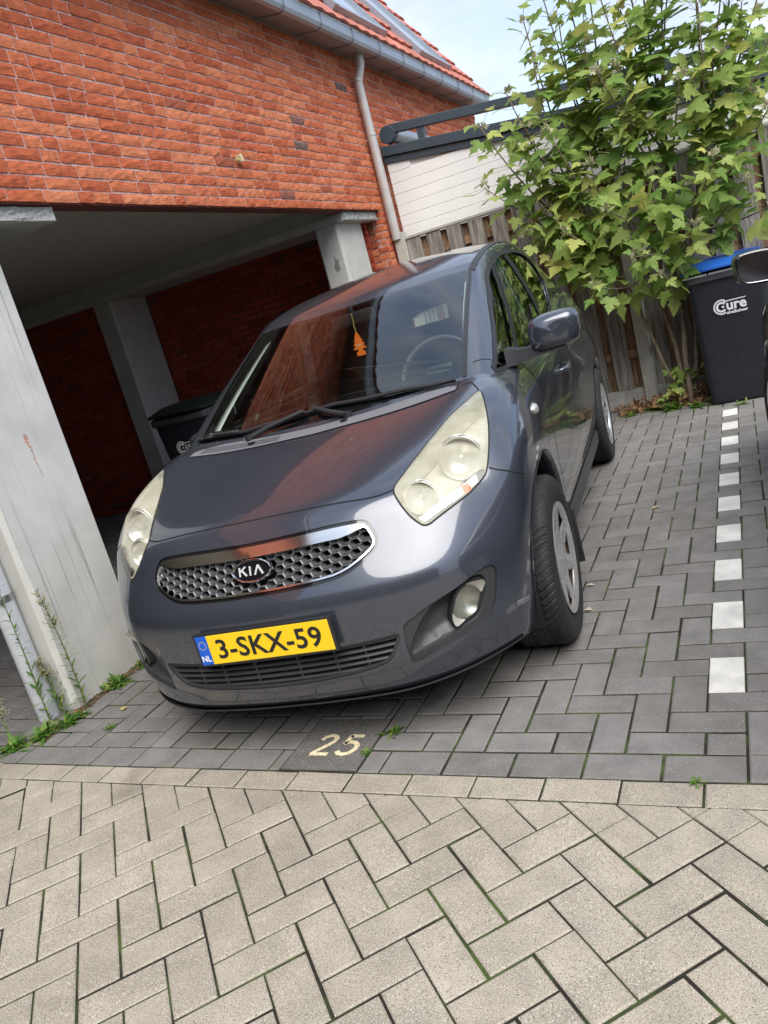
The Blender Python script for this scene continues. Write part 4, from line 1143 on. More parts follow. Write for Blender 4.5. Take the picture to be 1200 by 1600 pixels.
class Net:
    def __init__(s, P, fair=0): s.P = P; s.fair = fair
    def grid(s, S, T):
        rows = []
        for lvl in s.P:
            rows.append(cr_eval(lvl, S, ghost0=lvl[1] * FLIP, ghost1=lvl[-2] * FLIP))
        rows = np.array(rows)                       # (levels, nS, 3)
        G = cr_eval(rows, T)                        # (nT, nS, 3)
        if s.fair and len(S) > 60:
            for _ in range(s.fair):                  # light fairing of the sampled grid
                A = np.concatenate([G[:, 1:2] * FLIP, G, G[:, -2:-1] * FLIP], 1)
                G2 = .25 * A[:, :-2] + .5 * A[:, 1:-1] + .25 * A[:, 2:]
                G2[1:-1] = .25 * G2[:-2] + .5 * G2[1:-1] + .25 * G2[2:]
                G2[0] = G[0]; G2[-1] = G[-1]; G = G2
        return G
    def pt(s, sv, t):
        a = abs(sv); p = s.grid(np.array([a]), np.array([t]))[0, 0]
        return p * FLIP if sv < 0 else p
BODY = Net(build_levels(), 12); GREEN = Net(build_green(), 1)
def axis_samples(n, sub, extra=()):
    o = []
    for i in range(n - 1): o += [i + k / sub for k in range(sub)]
    o.append(n - 1); o += list(extra)
    return np.array(sorted(set(round(x, 5) for x in o)))
def half_mesh(net, S, T, skip=None):
    """grid -> mirrored closed mesh arrays. skip(s,t) drops cells"""
    G = net.grid(S, T); nT, nS = G.shape[:2]
    G[:, np.abs(S) < 1e-6, 0] = 0
    if S[-1] >= 16.999: G[:, -1, 0] = 0
    vs = G.reshape(-1, 3); idx = np.arange(nT * nS).reshape(nT, nS)
    mir = vs * FLIP; midx = idx + len(vs)
    midx[:, np.abs(S) < 1e-6] = idx[:, np.abs(S) < 1e-6]
    if S[-1] >= 16.999: midx[:, -1] = idx[:, -1]
    fs = []
    for a in range(nT - 1):
        for b in range(nS - 1):
            if skip and skip((S[b] + S[b + 1]) / 2, (T[a] + T[a + 1]) / 2): continue
            fs.append((idx[a, b], idx[a, b + 1], idx[a + 1, b + 1], idx[a + 1, b]))
            fs.append((midx[a, b + 1], midx[a, b], midx[a + 1, b], midx[a + 1, b + 1]))
    return np.concatenate([vs, mir]), fs
HL = [(0.486, 0.277, 0.784), (0.485, 0.301, 0.801), (0.502, 0.342, 0.819), (0.533, 0.426, 0.85), (0.568, 0.523, 0.884), (0.61, 0.633, 0.921), (0.656, 0.716, 0.947), (0.7, 0.792, 0.967), (0.722, 0.731, 0.945), (0.738, 0.662, 0.917), (0.75, 0.596, 0.884), (0.754, 0.536, 0.845), (0.753, 0.489, 0.807), (0.748, 0.448, 0.772), (0.741, 0.423, 0.752), (0.724, 0.395, 0.737), (0.69, 0.35, 0.718), (0.648, 0.304, 0.703), (0.605, 0.263, 0.687), (0.583, 0.245, 0.678), (0.567, 0.236, 0.679), (0.551, 0.236, 0.691), (0.528, 0.241, 0.717), (0.504, 0.256, 0.753)]
IND = [(0.553, 0.245, 0.704), (0.602, 0.285, 0.721), (0.674, 0.365, 0.751), (0.716, 0.416, 0.766), (0.736, 0.433, 0.767), (0.74, 0.425, 0.755), (0.724, 0.397, 0.739), (0.69, 0.354, 0.722), (0.648, 0.307, 0.707), (0.605, 0.266, 0.691), (0.582, 0.247, 0.683), (0.57, 0.242, 0.685)]
AMBER = [(0.675, 0.362, 0.748), (0.695, 0.379, 0.747), (0.704, 0.371, 0.728), (0.686, 0.35, 0.722)]
GR = [(-0.429, 0.177, 0.672), (-0.416, 0.194, 0.708), (-0.391, 0.197, 0.725), (-0.259, 0.179, 0.735), (-0.153, 0.173, 0.74), (0.004, 0.172, 0.743), (0.133, 0.177, 0.746), (0.262, 0.188, 0.748), (0.351, 0.2, 0.745), (0.393, 0.206, 0.738), (0.412, 0.201, 0.721), (0.431, 0.183, 0.681), (0.423, 0.164, 0.654), (0.396, 0.144, 0.634), (0.34, 0.115, 0.609), (0.284, 0.096, 0.595), (0.211, 0.085, 0.592), (0.108, 0.077, 0.59), (0.0, 0.075, 0.591), (-0.154, 0.082, 0.595), (-0.26, 0.095, 0.599), (-0.303, 0.107, 0.606), (-0.36, 0.135, 0.634)]
LG = [(-0.424, 0.096, 0.391), (-0.336, 0.076, 0.386), (-0.225, 0.059, 0.384), (-0.063, 0.05, 0.387), (0.086, 0.05, 0.392), (0.24, 0.061, 0.394), (0.352, 0.079, 0.394), (0.443, 0.102, 0.393), (0.426, 0.097, 0.358), (0.386, 0.091, 0.307), (0.286, 0.076, 0.288), (0.149, 0.062, 0.28), (-0.032, 0.057, 0.279), (-0.223, 0.07, 0.28), (-0.338, 0.085, 0.285), (-0.381, 0.087, 0.334)]
FB = [(0.724, 0.282, 0.503), (0.734, 0.293, 0.484), (0.727, 0.286, 0.444), (0.715, 0.273, 0.396), (0.701, 0.261, 0.363), (0.682, 0.242, 0.339), (0.645, 0.208, 0.33), (0.59, 0.169, 0.319), (0.517, 0.134, 0.302), (0.452, 0.113, 0.285), (0.416, 0.105, 0.275), (0.359, 0.096, 0.264), (0.334, 0.09, 0.267), (0.364, 0.085, 0.311), (0.392, 0.089, 0.35), (0.424, 0.097, 0.386), (0.457, 0.106, 0.413), (0.498, 0.121, 0.435), (0.536, 0.138, 0.453), (0.579, 0.16, 0.466), (0.628, 0.193, 0.479), (0.672, 0.23, 0.495), (0.702, 0.259, 0.504)]
FBOWL = [(0.698, 0.254, 0.484), (0.705, 0.261, 0.459), (0.7, 0.257, 0.43), (0.683, 0.24, 0.388), (0.661, 0.221, 0.36), (0.623, 0.19, 0.348), (0.571, 0.156, 0.338), (0.505, 0.126, 0.32), (0.464, 0.112, 0.312), (0.458, 0.109, 0.327), (0.48, 0.114, 0.37), (0.518, 0.129, 0.421), (0.553, 0.146, 0.451), (0.592, 0.169, 0.466), (0.634, 0.198, 0.478), (0.674, 0.232, 0.49)]
FL = [(0.687, 0.243, 0.477), (0.696, 0.252, 0.463), (0.692, 0.248, 0.439), (0.677, 0.234, 0.4), (0.664, 0.222, 0.377), (0.634, 0.197, 0.367), (0.607, 0.178, 0.363), (0.597, 0.17, 0.368), (0.596, 0.17, 0.386), (0.608, 0.178, 0.42), (0.622, 0.188, 0.449), (0.637, 0.2, 0.465), (0.659, 0.217, 0.475)]
REFL = [(0.757, 0.335, 0.349), (0.785, 0.404, 0.336), (0.783, 0.41, 0.316), (0.754, 0.335, 0.33)]
# ================================================================ the car (car frame: x = the car's left, y = rearwards, z up; nose at y=0)
ROLL, CTH = R(1.54), R(4.64)
RB = Matrix.Rotation(-ROLL, 4, 'Y')             # the body leans a little on its springs

def paint_mat():
    m, N, L, b = newmat('slate_metallic_paint')
    tcn = N.new('ShaderNodeTexCoord'); n = N.new('ShaderNodeTexNoise'); n.inputs['Scale'].default_value = 2600; n.inputs['Detail'].default_value = 1
    L.new(tcn.outputs['Object'], n.inputs['Vector'])
    cr = N.new('ShaderNodeValToRGB'); e = cr.color_ramp.elements; e[0].position = .38; e[0].color = (.030, .035, .048, 1); e[1].position = .68; e[1].color = (.074, .083, .108, 1)
    L.new(n.outputs[0], cr.inputs[0]); L.new(cr.outputs[0], b.inputs['Base Color'])
    b.inputs['Metallic'].default_value = .35; b.inputs['Roughness'].default_value = .26
    b.inputs['Coat Weight'].default_value = 1.0; b.inputs['Coat IOR'].default_value = 1.62
    d = N.new('ShaderNodeTexNoise'); d.inputs['Scale'].default_value = 7; d.inputs['Detail'].default_value = 9; d.inputs['Roughness'].default_value = .65
    L.new(tcn.outputs['Object'], d.inputs['Vector']); mr = N.new('ShaderNodeMapRange'); mr.inputs[1].default_value = .35; mr.inputs[2].default_value = .75; mr.inputs[3].default_value = .015; mr.inputs[4].default_value = .09
    L.new(d.outputs[0], mr.inputs[0]); L.new(mr.outputs[0], b.inputs['Coat Roughness'])
    return m
def glass_mat(name, tint, refl=1.0, ior=1.52, rough=0.0):
    m, N, L, b = newmat(name)
    o = N['Material Output']; tr = N.new('ShaderNodeBsdfTransparent'); tr.inputs[0].default_value = (*tint, 1)
    gl = N.new('ShaderNodeBsdfGlossy'); gl.inputs['Roughness'].default_value = rough
    fr = N.new('ShaderNodeFresnel'); fr.inputs[0].default_value = ior
    mm = N.new('ShaderNodeMath'); mm.operation = 'MULTIPLY'; mm.inputs[1].default_value = refl; mm.use_clamp = True
    ms = N.new('ShaderNodeMixShader'); L.new(fr.outputs[0], mm.inputs[0]); L.new(mm.outputs[0], ms.inputs[0]); L.new(tr.outputs[0], ms.inputs[1]); L.new(gl.outputs[0], ms.inputs[2])
    L.new(ms.outputs[0], o.inputs['Surface']); N.remove(b); return m
M['paint'] = paint_mat()
M['glass'] = glass_mat('windscreen_glass', (.90, .96, .93), 2.1)
M['glass_side'] = glass_mat('tinted_side_glass', (.68, .80, .72), 1.7)
M['lens_clear'] = glass_mat('clear_lens', (.93, .94, .92), 1.2)
def milky():
    m, N, L, b = newmat('yellowed_lens')
    tcn = N.new('ShaderNodeTexCoord'); n = N.new('ShaderNodeTexNoise'); n.inputs['Scale'].default_value = 9; n.inputs['Detail'].default_value = 6
    L.new(tcn.outputs['Object'], n.inputs['Vector'])
    cr = N.new('ShaderNodeValToRGB'); e = cr.color_ramp.elements; e[0].position = .3; e[0].color = (.70, .66, .46, 1); e[1].position = .7; e[1].color = (.80, .79, .66, 1)
    L.new(n.outputs[0], cr.inputs[0]); L.new(cr.outputs[0], b.inputs['Base Color'])
    mr = N.new('ShaderNodeMapRange'); mr.inputs[1].default_value = .3; mr.inputs[2].default_value = .7; mr.inputs[3].default_value = .27; mr.inputs[4].default_value = .46
    L.new(n.outputs[0], mr.inputs[0]); L.new(mr.outputs[0], b.inputs['Alpha'])
    b.inputs['Roughness'].default_value = .22; b.inputs['Coat Weight'].default_value = .35; b.inputs['Coat Roughness'].default_value = .12; b.inputs['Specular IOR Level'].default_value = .25
    return m
M['milky'] = milky()
M['chrome'] = basic('bright_chrome', (.80, .80, .80), .12, 1.0)
M['chrome_dull'] = basic('dull_chrome', (.55, .55, .55), .22, 1.0, var=.1, vscale=30)
M['reflector'] = basic('reflector_silver', (.70, .69, .62), .30, .6, var=.10, vscale=22)
M['housing'] = basic('cream_lamp_housing', (.46, .44, .35), .45, .1, var=.1, vscale=18)
M['amber'] = basic('amber_plastic', (.85, .16, .03), .3)
M['mesh_grey'] = basic('satin_grille_grey', (.15, .15, .155), .36, .5)
M['bezel'] = basic('charcoal_plastic', (.036, .038, .041), .42, var=.12, vscale=40)
M['black'] = basic('matt_black', (.010, .010, .011), .75)
M['gloss_black'] = basic('gloss_black', (.008, .008, .010), .08, coat=1)
M['rubber'] = basic('tyre_rubber', (.016, .0155, .015), .72, var=.3, vscale=25, bump=.1, bscale=300)
M['hubcap'] = basic('silver_wheel_cover', (.66, .66, .66), .24, .75, var=.12, vscale=20)
M['badge_silver'] = basic('badge_silver', (.72, .72, .72), .35, .3)
M['ind'] = basic('turn_signal_back', (.10, .10, .09), .5, .1, var=.2, vscale=60)
M['rusty'] = two_tone('rusty_steel_rim', (.035, .022, .018), (.11, .06, .042), 30, .35, .65, .7)
M['cowl'] = basic('grey_cowl_plastic', (.19, .195, .21), .38, .15, var=.06, vscale=60)
M['seat'] = basic('dark_seat_fabric', (.075, .077, .085), .9, var=.2, vscale=60)
M['dash'] = basic('dark_dashboard', (.028, .030, .032), .65, var=.15, vscale=30)
M['pale_trim'] = basic('pale_pillar_trim', (.70, .73, .68), .7)
M['plate_y'] = basic('plate_yellow', (.86, .57, .012), .45, var=.03)
M['plate_b'] = basic('plate_blue', (.01, .10, .55), .45)
M['ink'] = basic('plate_ink', (.012, .012, .014), .55)
M['starwhite'] = basic('plate_white', (.8, .8, .8), .5)
M['staryellow'] = basic('plate_star', (.85, .65, .05), .5)

def np_mesh(name, vs, fs, mats=()):
    me = bpy.data.meshes.new(name); me.from_pydata([tuple(map(float, v)) for v in vs], [], [tuple(int(i) for i in f) for f in fs]); me.update()
    for m in mats: me.materials.append(m)
    return me
def weld(me, d=1e-4, normals=True):
    bm = bmesh.new(); bm.from_mesh(me); bmesh.ops.remove_doubles(bm, verts=bm.verts, dist=d)
    bmesh.ops.dissolve_degenerate(bm, dist=1e-5, edges=bm.edges)
    if normals:
        bmesh.ops.recalc_face_normals(bm, faces=bm.faces)
    bm.to_mesh(me); bm.free(); me.update(); return me

SB, TB_ = axis_samples(18, 7), axis_samples(len(BODY.P), 5)
SG, TG = axis_samples(18, 7, (5.72,)), axis_samples(len(GREEN.P), 5, (.06, 2.93))
bv, bf = half_mesh(BODY, SB, TB_)
gv_full, gf_full = half_mesh(GREEN, SG, TG)
in_ws = lambda s, t: s < 5.72 and .06 < t < 2.93
in_rw = lambda s, t: s > 15.2 and .30 < t < 2.75
gv, gf = half_mesh(GREEN, SG, TG, skip=lambda s, t: in_ws(s, t) or in_rw(s, t))
wv, wf = half_mesh(GREEN, SG, TG, skip=lambda s, t: not in_ws(s, t))
rv, rfc = half_mesh(GREEN, SG, TG, skip=lambda s, t: not in_rw(s, t))

class Surf:
    def __init__(s, vs, fs):
        me = weld(np_mesh('t', vs, fs)); 
        # orient outwards
        bm = bmesh.new(); bm.from_mesh(me); bm.normal_update()
        c = Vector((0, 2.0, .75)); sgn = sum((f.calc_center_median() - c).dot(f.normal) * f.calc_area() for f in bm.faces)
        if sgn < 0: bmesh.ops.reverse_faces(bm, faces=bm.faces)
        bmesh.ops.triangulate(bm, faces=bm.faces); bm.normal_update(); bm.verts.ensure_lookup_table(); bm.faces.ensure_lookup_table()
        s.vn = [v.normal.copy() for v in bm.verts]; s.co = [v.co.copy() for v in bm.verts]; s.tri = [[v.index for v in f.verts] for f in bm.faces]
        s.tree = BVHTree.FromPolygons(s.co, s.tri); bm.free(); bpy.data.meshes.remove(me)
    def near(s, p):
        loc, n, i, d = s.tree.find_nearest(Vector(p))
        return loc, s.nrm(loc, i), d
    def nrm(s, loc, i):
        a, b, c = (s.co[k] for k in s.tri[i]); na, nb, nc = (s.vn[k] for k in s.tri[i])
        v0, v1, v2 = b - a, c - a, loc - a
        d00, d01, d11, d20, d21 = v0.dot(v0), v0.dot(v1), v1.dot(v1), v2.dot(v0), v2.dot(v1); den = d00 * d11 - d01 * d01
        if abs(den) < 1e-14: return (na + nb + nc).normalized()
        v = (d11 * d20 - d01 * d21) / den; w = (d00 * d21 - d01 * d20) / den
        return (na * (1 - v - w) + nb * v + nc * w).normalized()
    def shoot(s, p, d):
        loc, n, i, dist = s.tree.ray_cast(Vector(p), Vector(d))
        if loc is None: return None
        return loc, s.nrm(loc, i)
SBODY, SGREEN = Surf(bv, bf), Surf(gv_full, gf_full)

def smooth_closed(pts, sub=4):
    """closed Catmull-Rom through pts (keeps corners reasonably tight)"""
    P = [Vector(p) for p in pts]; n = len(P); o = []
    for i in range(n):
        p0, p1, p2, p3 = P[i - 1], P[i], P[(i + 1) % n], P[(i + 2) % n]
        for k in range(sub):
            t = k / sub
            m1, m2 = (p2 - p0) * .42, (p3 - p1) * .42
            lim = (p2 - p1).length * 1.0
            if m1.length > lim: m1 = m1.normalized() * lim
            if m2.length > lim: m2 = m2.normalized() * lim
            o.append(p1 * (2 * t ** 3 - 3 * t * t + 1) + m1 * (t ** 3 - 2 * t * t + t) + p2 * (-2 * t ** 3 + 3 * t * t) + m2 * (t ** 3 - t * t))
    return o
def frame_of(d):
    d = Vector(d).normalized(); a = d.cross(Vector((0, 0, 1)))
    if a.length < .1: a = d.cross(Vector((0, 1, 0)))
    a.normalize(); return d, a, a.cross(d).normalized()
def scale2(P2, k, cx=None, cy=None):
    cx = sum(p[0] for p in P2) / len(P2) if cx is None else cx; cy = sum(p[1] for p in P2) / len(P2) if cy is None else cy
    return [(cx + (p[0] - cx) * k, cy + (p[1] - cy) * k) for p in P2]
def offset2(P2, d):
    n = len(P2); A = sum(P2[i][0] * P2[(i + 1) % n][1] - P2[(i + 1) % n][0] * P2[i][1] for i in range(n)); sg = 1 if A > 0 else -1
    o = []
    for i in range(n):
        p0, p1, p2 = Vector(P2[i - 1]), Vector(P2[i]), Vector(P2[(i + 1) % n])
        e1, e2 = (p1 - p0), (p2 - p1)
        e1 = e1.normalized() if e1.length > 1e-9 else Vector((1, 0)); e2 = e2.normalized() if e2.length > 1e-9 else e1
        nn = Vector((-e1.y, e1.x)) + Vector((-e2.y, e2.x)); k = max(nn.dot(Vector((-e1.y, e1.x))), .35)
        o.append(tuple(p1 + nn * (sg * d / k)))
    return o
from mathutils.geometry import delaunay_2d_cdt
def inside(p, P):
    c = False; n = len(P)
    for i in range(n):
        a, b = P[i], P[(i + 1) % n]
        if (a[1] > p[1]) != (b[1] > p[1]) and p[0] < (b[0] - a[0]) * (p[1] - a[1]) / (b[1] - a[1] + 1e-15) + a[0]: c = not c
    return c
class Proj:
    """2-D working plane looking along d at a surface"""
    def __init__(s, surf, d, back=1.5): s.surf = surf; s.d, s.a, s.b = frame_of(d); s.back = back
    def to2(s, p): p = Vector(p); return (p.dot(s.a), p.dot(s.b))
    def on(s, u, v, off=0.0):
        o = s.a * u + s.b * v
        o = o - s.d * (o.dot(s.d)) - s.d * s.back
        r_ = s.surf.shoot(o, s.d)
        if r_ is None:
            # nothing hit: use nearest surface point
            l_, n_, _ = s.surf.near(o + s.d * s.back); return l_ + n_ * off, n_
        return r_[0] + r_[1] * off, r_[1]
    def patch(s, mb, P2, off=0.0, res=.03, holes=(), mi=0, offf=None):
        """fill outline P2 (minus holes) with a conforming triangulated sheet"""
        xs = [p[0] for p in P2]; ys = [p[1] for p in P2]
        pts = [Vector(p) for p in P2]; edges = [(i, (i + 1) % len(P2)) for i in range(len(P2))]
        for h in holes:
            b0 = len(pts); pts += [Vector(p) for p in h]; edges += [(b0 + i, b0 + (i + 1) % len(h)) for i in range(len(h))]
        x = min(xs) + res * .5
        def ok(q):
            if not inside(q, P2): return False
            return not any(inside(q, h) for h in holes)
        k = 0
        while x < max(xs):
            y = min(ys) + res * (.5 + .5 * (k % 2))
            while y < max(ys):
                if ok((x, y)) and min((Vector((x, y)) - p).length for p in pts[:len(P2) + sum(map(len, holes))]) > res * .4: pts.append(Vector((x, y)))
                y += res
            x += res * .87; k += 1
        vs2, _, fs, *_r = delaunay_2d_cdt(pts, edges, [], 0, 1e-7)
        keep = []
        for f in fs:
            c = sum((vs2[i] for i in f), Vector((0, 0))) / len(f)
            if ok((c.x, c.y)): keep.append(f)
        P3 = []; NN = []
        for v in vs2:
            o_ = offf(v.x, v.y) if offf else off
            p, n = s.on(v.x, v.y, o_); P3.append(p); NN.append(n)
        fs2 = []
        for f in keep:
            n = (P3[f[1]] - P3[f[0]]).cross(P3[f[2]] - P3[f[0]])
            fs2.append(tuple(f) if n.dot(NN[f[0]]) > 0 else tuple(reversed(f)))
        mb.add(P3, fs2, mi); return mb
    def wall(s, mb, P2, off0, off1, k1=0.0, mi=0, inward=True):
        """side wall following the outline from offset off0 to off1 (k1: extra inset of the far edge)"""
        Q = offset2(P2, k1) if k1 else P2; n = len(P2)
        A = [s.on(*p, off0)[0] for p in P2]; B = [s.on(*q, 0)[0] + s.on(*q, 0)[1] * off1 for q in Q]
        mb.add(A + B, [(i, (i + 1) % n, n + (i + 1) % n, n + i) for i in range(n)], mi); return mb
    def prism(s, P2, d0, d1):
        """closed cutter from the outline: caps are planar, perpendicular to d"""
        n = len(P2); lo = []; hi = []
        c3 = s.on(sum(p[0] for p in P2) / n, sum(p[1] for p in P2) / n)[0].dot(s.d)
        for u, v in P2:
            o = s.a * u + s.b * v; o = o - s.d * o.dot(s.d)
            lo.append(o + s.d * (c3 + d0)); hi.append(o + s.d * (c3 + d1))
        return lo + hi, [tuple(range(n))[::-1], tuple(range(n, 2 * n))] + [(i, (i + 1) % n, n + (i + 1) % n, n + i) for i in range(n)]
def ribbon(mb, surf, pts, w_, off=.001, mi=0, sub=6, closed=False, snap=True):
    P = [Vector(p) for p in pts]; q = []
    if len(P) == 2: P = [P[0], P[0].lerp(P[1], .33), P[0].lerp(P[1], .66), P[1]]
    for i in range(len(P) - 1):
        p0 = P[max(i - 1, 0)]; p1, p2 = P[i], P[i + 1]; p3 = P[min(i + 2, len(P) - 1)]
        for k in range(sub):
            t = k / sub; m1, m2 = (p2 - p0) * .5, (p3 - p1) * .5
            q.append(p1 * (2 * t ** 3 - 3 * t * t + 1) + m1 * (t ** 3 - 2 * t * t + t) + p2 * (-2 * t ** 3 + 3 * t * t) + m2 * (t ** 3 - t * t))
    q.append(P[-1])
    S_ = [surf.near(p) for p in q]; L_ = []; R_ = []
    for i, (p, n, _) in enumerate(S_):
        t = S_[min(i + 1, len(S_) - 1)][0] - S_[max(i - 1, 0)][0]
        if t.length < 1e-7: t = Vector((0, 0, 1))
        sd_ = n.cross(t.normalized()); wd = w_(i / (len(S_) - 1)) if callable(w_) else w_
        a = surf.near(p + sd_ * wd / 2); b = surf.near(p - sd_ * wd / 2)
        L_.append(a[0] + a[1] * off); R_.append(b[0] + b[1] * off)
    n_ = len(L_); mb.add(L_ + R_, [(n_ + i, n_ + i + 1, i + 1, i) for i in range(n_ - 1)], mi); return mb
MIR = lambda P: [(-p[0], p[1], p[2]) for p in P]
def mirror_mb(mb):
    o = MB(); o.v = [(-v[0], v[1], v[2]) for v in mb.v]; o.f = [tuple(reversed(f)) for f in mb.f]; o.m = list(mb.m); return o
def rolled(mb): mb.v = [tuple(RB @ Vector(v)) for v in mb.v]; return mb

def cut_shell(name, vs, fs, surf, cutters, mats, thick=.0045):
    me = weld(np_mesh(name, vs, fs, mats))
    bm = bmesh.new(); bm.from_mesh(me); bm.normal_update(); c = Vector((0, 2.0, .75))
    if sum((f.calc_center_median() - c).dot(f.normal) * f.calc_area() for f in bm.faces) < 0: bmesh.ops.reverse_faces(bm, faces=bm.faces)
    bm.to_mesh(me); bm.free(); me.update()
    # own solidify: outer skin + inner skin + rims
    n = len(me.vertices); co = [v.co.copy() for v in me.vertices]; nn = [v.normal.copy() for v in me.vertices]
    F = [list(p.vertices) for p in me.polygons]; cnt = {}
    for f in F:
        for i in range(len(f)):
            a, b = f[i], f[(i + 1) % len(f)]; cnt[(a, b)] = cnt.get((a, b), 0) + 1
    rim = [(a, b) for (a, b) in cnt if (b, a) not in cnt]
    V2 = co + [co[i] - nn[i] * thick for i in range(n)]
    F2 = F + [[n + i for i in reversed(f)] for f in F] + [[b, a, n + a, n + b] for a, b in rim]
    bpy.data.meshes.remove(me)
    me = np_mesh(name, V2, F2, mats); o = bpy.data.objects.new('shell_tmp', me); COL.objects.link(o)
    cm = MB()
    for cv, cf in cutters: cm.add(cv, cf)
    cme = np_mesh('cutter', cm.v, cm.f); bm = bmesh.new(); bm.from_mesh(cme); bmesh.ops.recalc_face_normals(bm, faces=bm.faces); bm.to_mesh(cme); bm.free()
    co_ = bpy.data.objects.new('cutter_tmp', cme); COL.objects.link(co_)
    md = o.modifiers.new('b', 'BOOLEAN'); md.operation = 'DIFFERENCE'; md.solver = 'EXACT'; md.object = co_; md.use_self = True
    dg = bpy.context.evaluated_depsgraph_get(); dg.update(); res = bpy.data.meshes.new_from_object(o.evaluated_get(dg))
    bpy.data.objects.remove(o); bpy.data.objects.remove(co_); bpy.data.meshes.remove(cme)
    bm = bmesh.new(); bm.from_mesh(res); bmesh.ops.triangulate(bm, faces=[f for f in bm.faces if len(f.verts) > 4]); bm.to_mesh(res); bm.free(); res.update()
    # smooth normals taken from the uncut surface, flat on the cut rims
    V3 = [v.co.copy() for v in res.vertices]; cache = {}
    ln = [None] * len(res.loops)
    for p in res.polygons:
        pn = p.normal
        for li in p.loop_indices:
            vi = res.loops[li].vertex_index
            if vi not in cache: cache[vi] = surf.near(V3[vi])[1]
            s_ = cache[vi]; k = s_.dot(pn)
            ln[li] = s_ if k > .55 else (-s_ if k < -.55 else pn)
    res.polygons.foreach_set('use_smooth', [True] * len(res.polygons))
    res.normals_split_custom_set(ln); res.transform(RB); res.update(); res.name = name
    return res
# ---------------------------------------------------------------- assemble the car
def wheel_meshes():
    RO = .315; Wd = .205
    t = MB(); nA, prof = 480, []
    # tread: angular x lateral grid with cut grooves
    NL = 30; rows = []
    for k in range(NL + 1):
        l = -1 + 2 * k / NL; sh = max(0, abs(l) - .72) / .28
        rows.append((l * Wd / 2 * .93, RO - .016 * sh ** 2, l))
    rings = []
    for (x, r_, l) in rows:
        ring = []
        for a in range(nA):
            al = abs(l); ph = (a / nA * 70 + al * 2.2 + (.5 if l > 0 else 0)) % 1.0
            g = 0.0
            if ph < .20 and al > .06: g = .0052
            elif ph > .55 and ph < .64 and al > .2: g = .003
            if abs(al - .34 - .04 * math.sin(a / nA * 70 * 2 * PI)) < .045: g = .0052
            an = 2 * PI * a / nA; ring.append((x, math.cos(an) * (r_ - g), math.sin(an) * (r_ - g)))
        rings.append(ring)
    t.loft(rings, 0, True, False)
    for sgn in (-1, 1):
        t.lathe([(sgn * Wd / 2 * .93, RO - .016), (sgn * Wd * .50, RO - .028), (sgn * Wd * .515, RO - .055), (sgn * Wd * .505, RO - .085), (sgn * Wd * .47, RO - .105), (sgn * Wd * .44, RO - .112), (sgn * Wd * .43, RO - .125)], 96, 0)
    t.lathe([(sg * Wd * .505 + (.0008 if sg > 0 else -.0008), r_) for sg, r_ in ((1, RO - .060), (1, RO - .064))], 96, 0)
    rim = MB()
    rim.lathe([(.088, .203), (.094, .206), (.092, .201), (.070, .190), (.02, .178), (-.09, .185), (-.095, .203)], 72, 0)
    rim.lathe([(.03, .178), (.028, .12), (.045, .06), (.045, .001)], 48, 0)
    cap = MB(); n = 120; rr_ = [.0, .035, .05, .07, .095, .12, .145, .165, .178, .186, .196, .203]
    def hgt(r_): return .082 + .012 * (r_ / .2) ** 2 + (.008 if r_ > .188 else 0) + (.008 if r_ < .05 else 0)
    P = []
    def hole(r_, a):
        a_ = (a * 7 / (2 * PI)) % 1.0
        w_ = .16 + (r_ - .10) * 2.6
        return .11 < r_ < .182 and abs(a_ - .5) < w_
    vs, ix = [], {}
    radial = [.0, .03, .045, .06, .08, .095, .105, .12, .135, .15, .165, .174, .18, .189, .198, .2075]
    for i, r_ in enumerate(radial):
        for a in range(n):
            an = 2 * PI * a / n; sp = abs(((an * 7 / (2 * PI)) % 1.0) - .0); sp = min(sp, 1 - sp)
            rib = .006 * math.exp(-(sp / .10) ** 2) * (1 if .05 < r_ < .18 else 0)
            vs.append((hgt(r_) + rib, math.cos(an) * r_, math.sin(an) * r_)); ix[(i, a)] = len(vs) - 1
    fs = []
    for i in range(len(radial) - 1):
        for a in range(n):
            rm, am = (radial[i] + radial[i + 1]) / 2, 2 * PI * (a + .5) / n
            if hole(rm, am): continue
            b_ = (a + 1) % n; fs.append((ix[(i, a)], ix[(i, b_)], ix[(i + 1, b_)], ix[(i + 1, a)]))
    cap.add(vs, fs)
    back = [(v[0] - .006, v[1] * .999, v[2] * .999) for v in vs]; o_ = len(vs)
    edges = {}
    for f in fs:
        for k in range(4):
            e = (f[k], f[(k + 1) % 4]); edges[e] = 1
    rimf = [(a, b, o_ + b, o_ + a) for (a, b) in edges if (b, a) not in edges]
    cap.add(vs + back, rimf)
    return t, rim, cap

def drop(x, y):
    r_ = SBODY.shoot((x, y, 2), (0, 0, -1))
    if r_ is None or abs(r_[0].z - 1.0) > .35:
        q = SBODY.near((x, y, 1.0)); r_ = (q[0], q[1])
    return r_

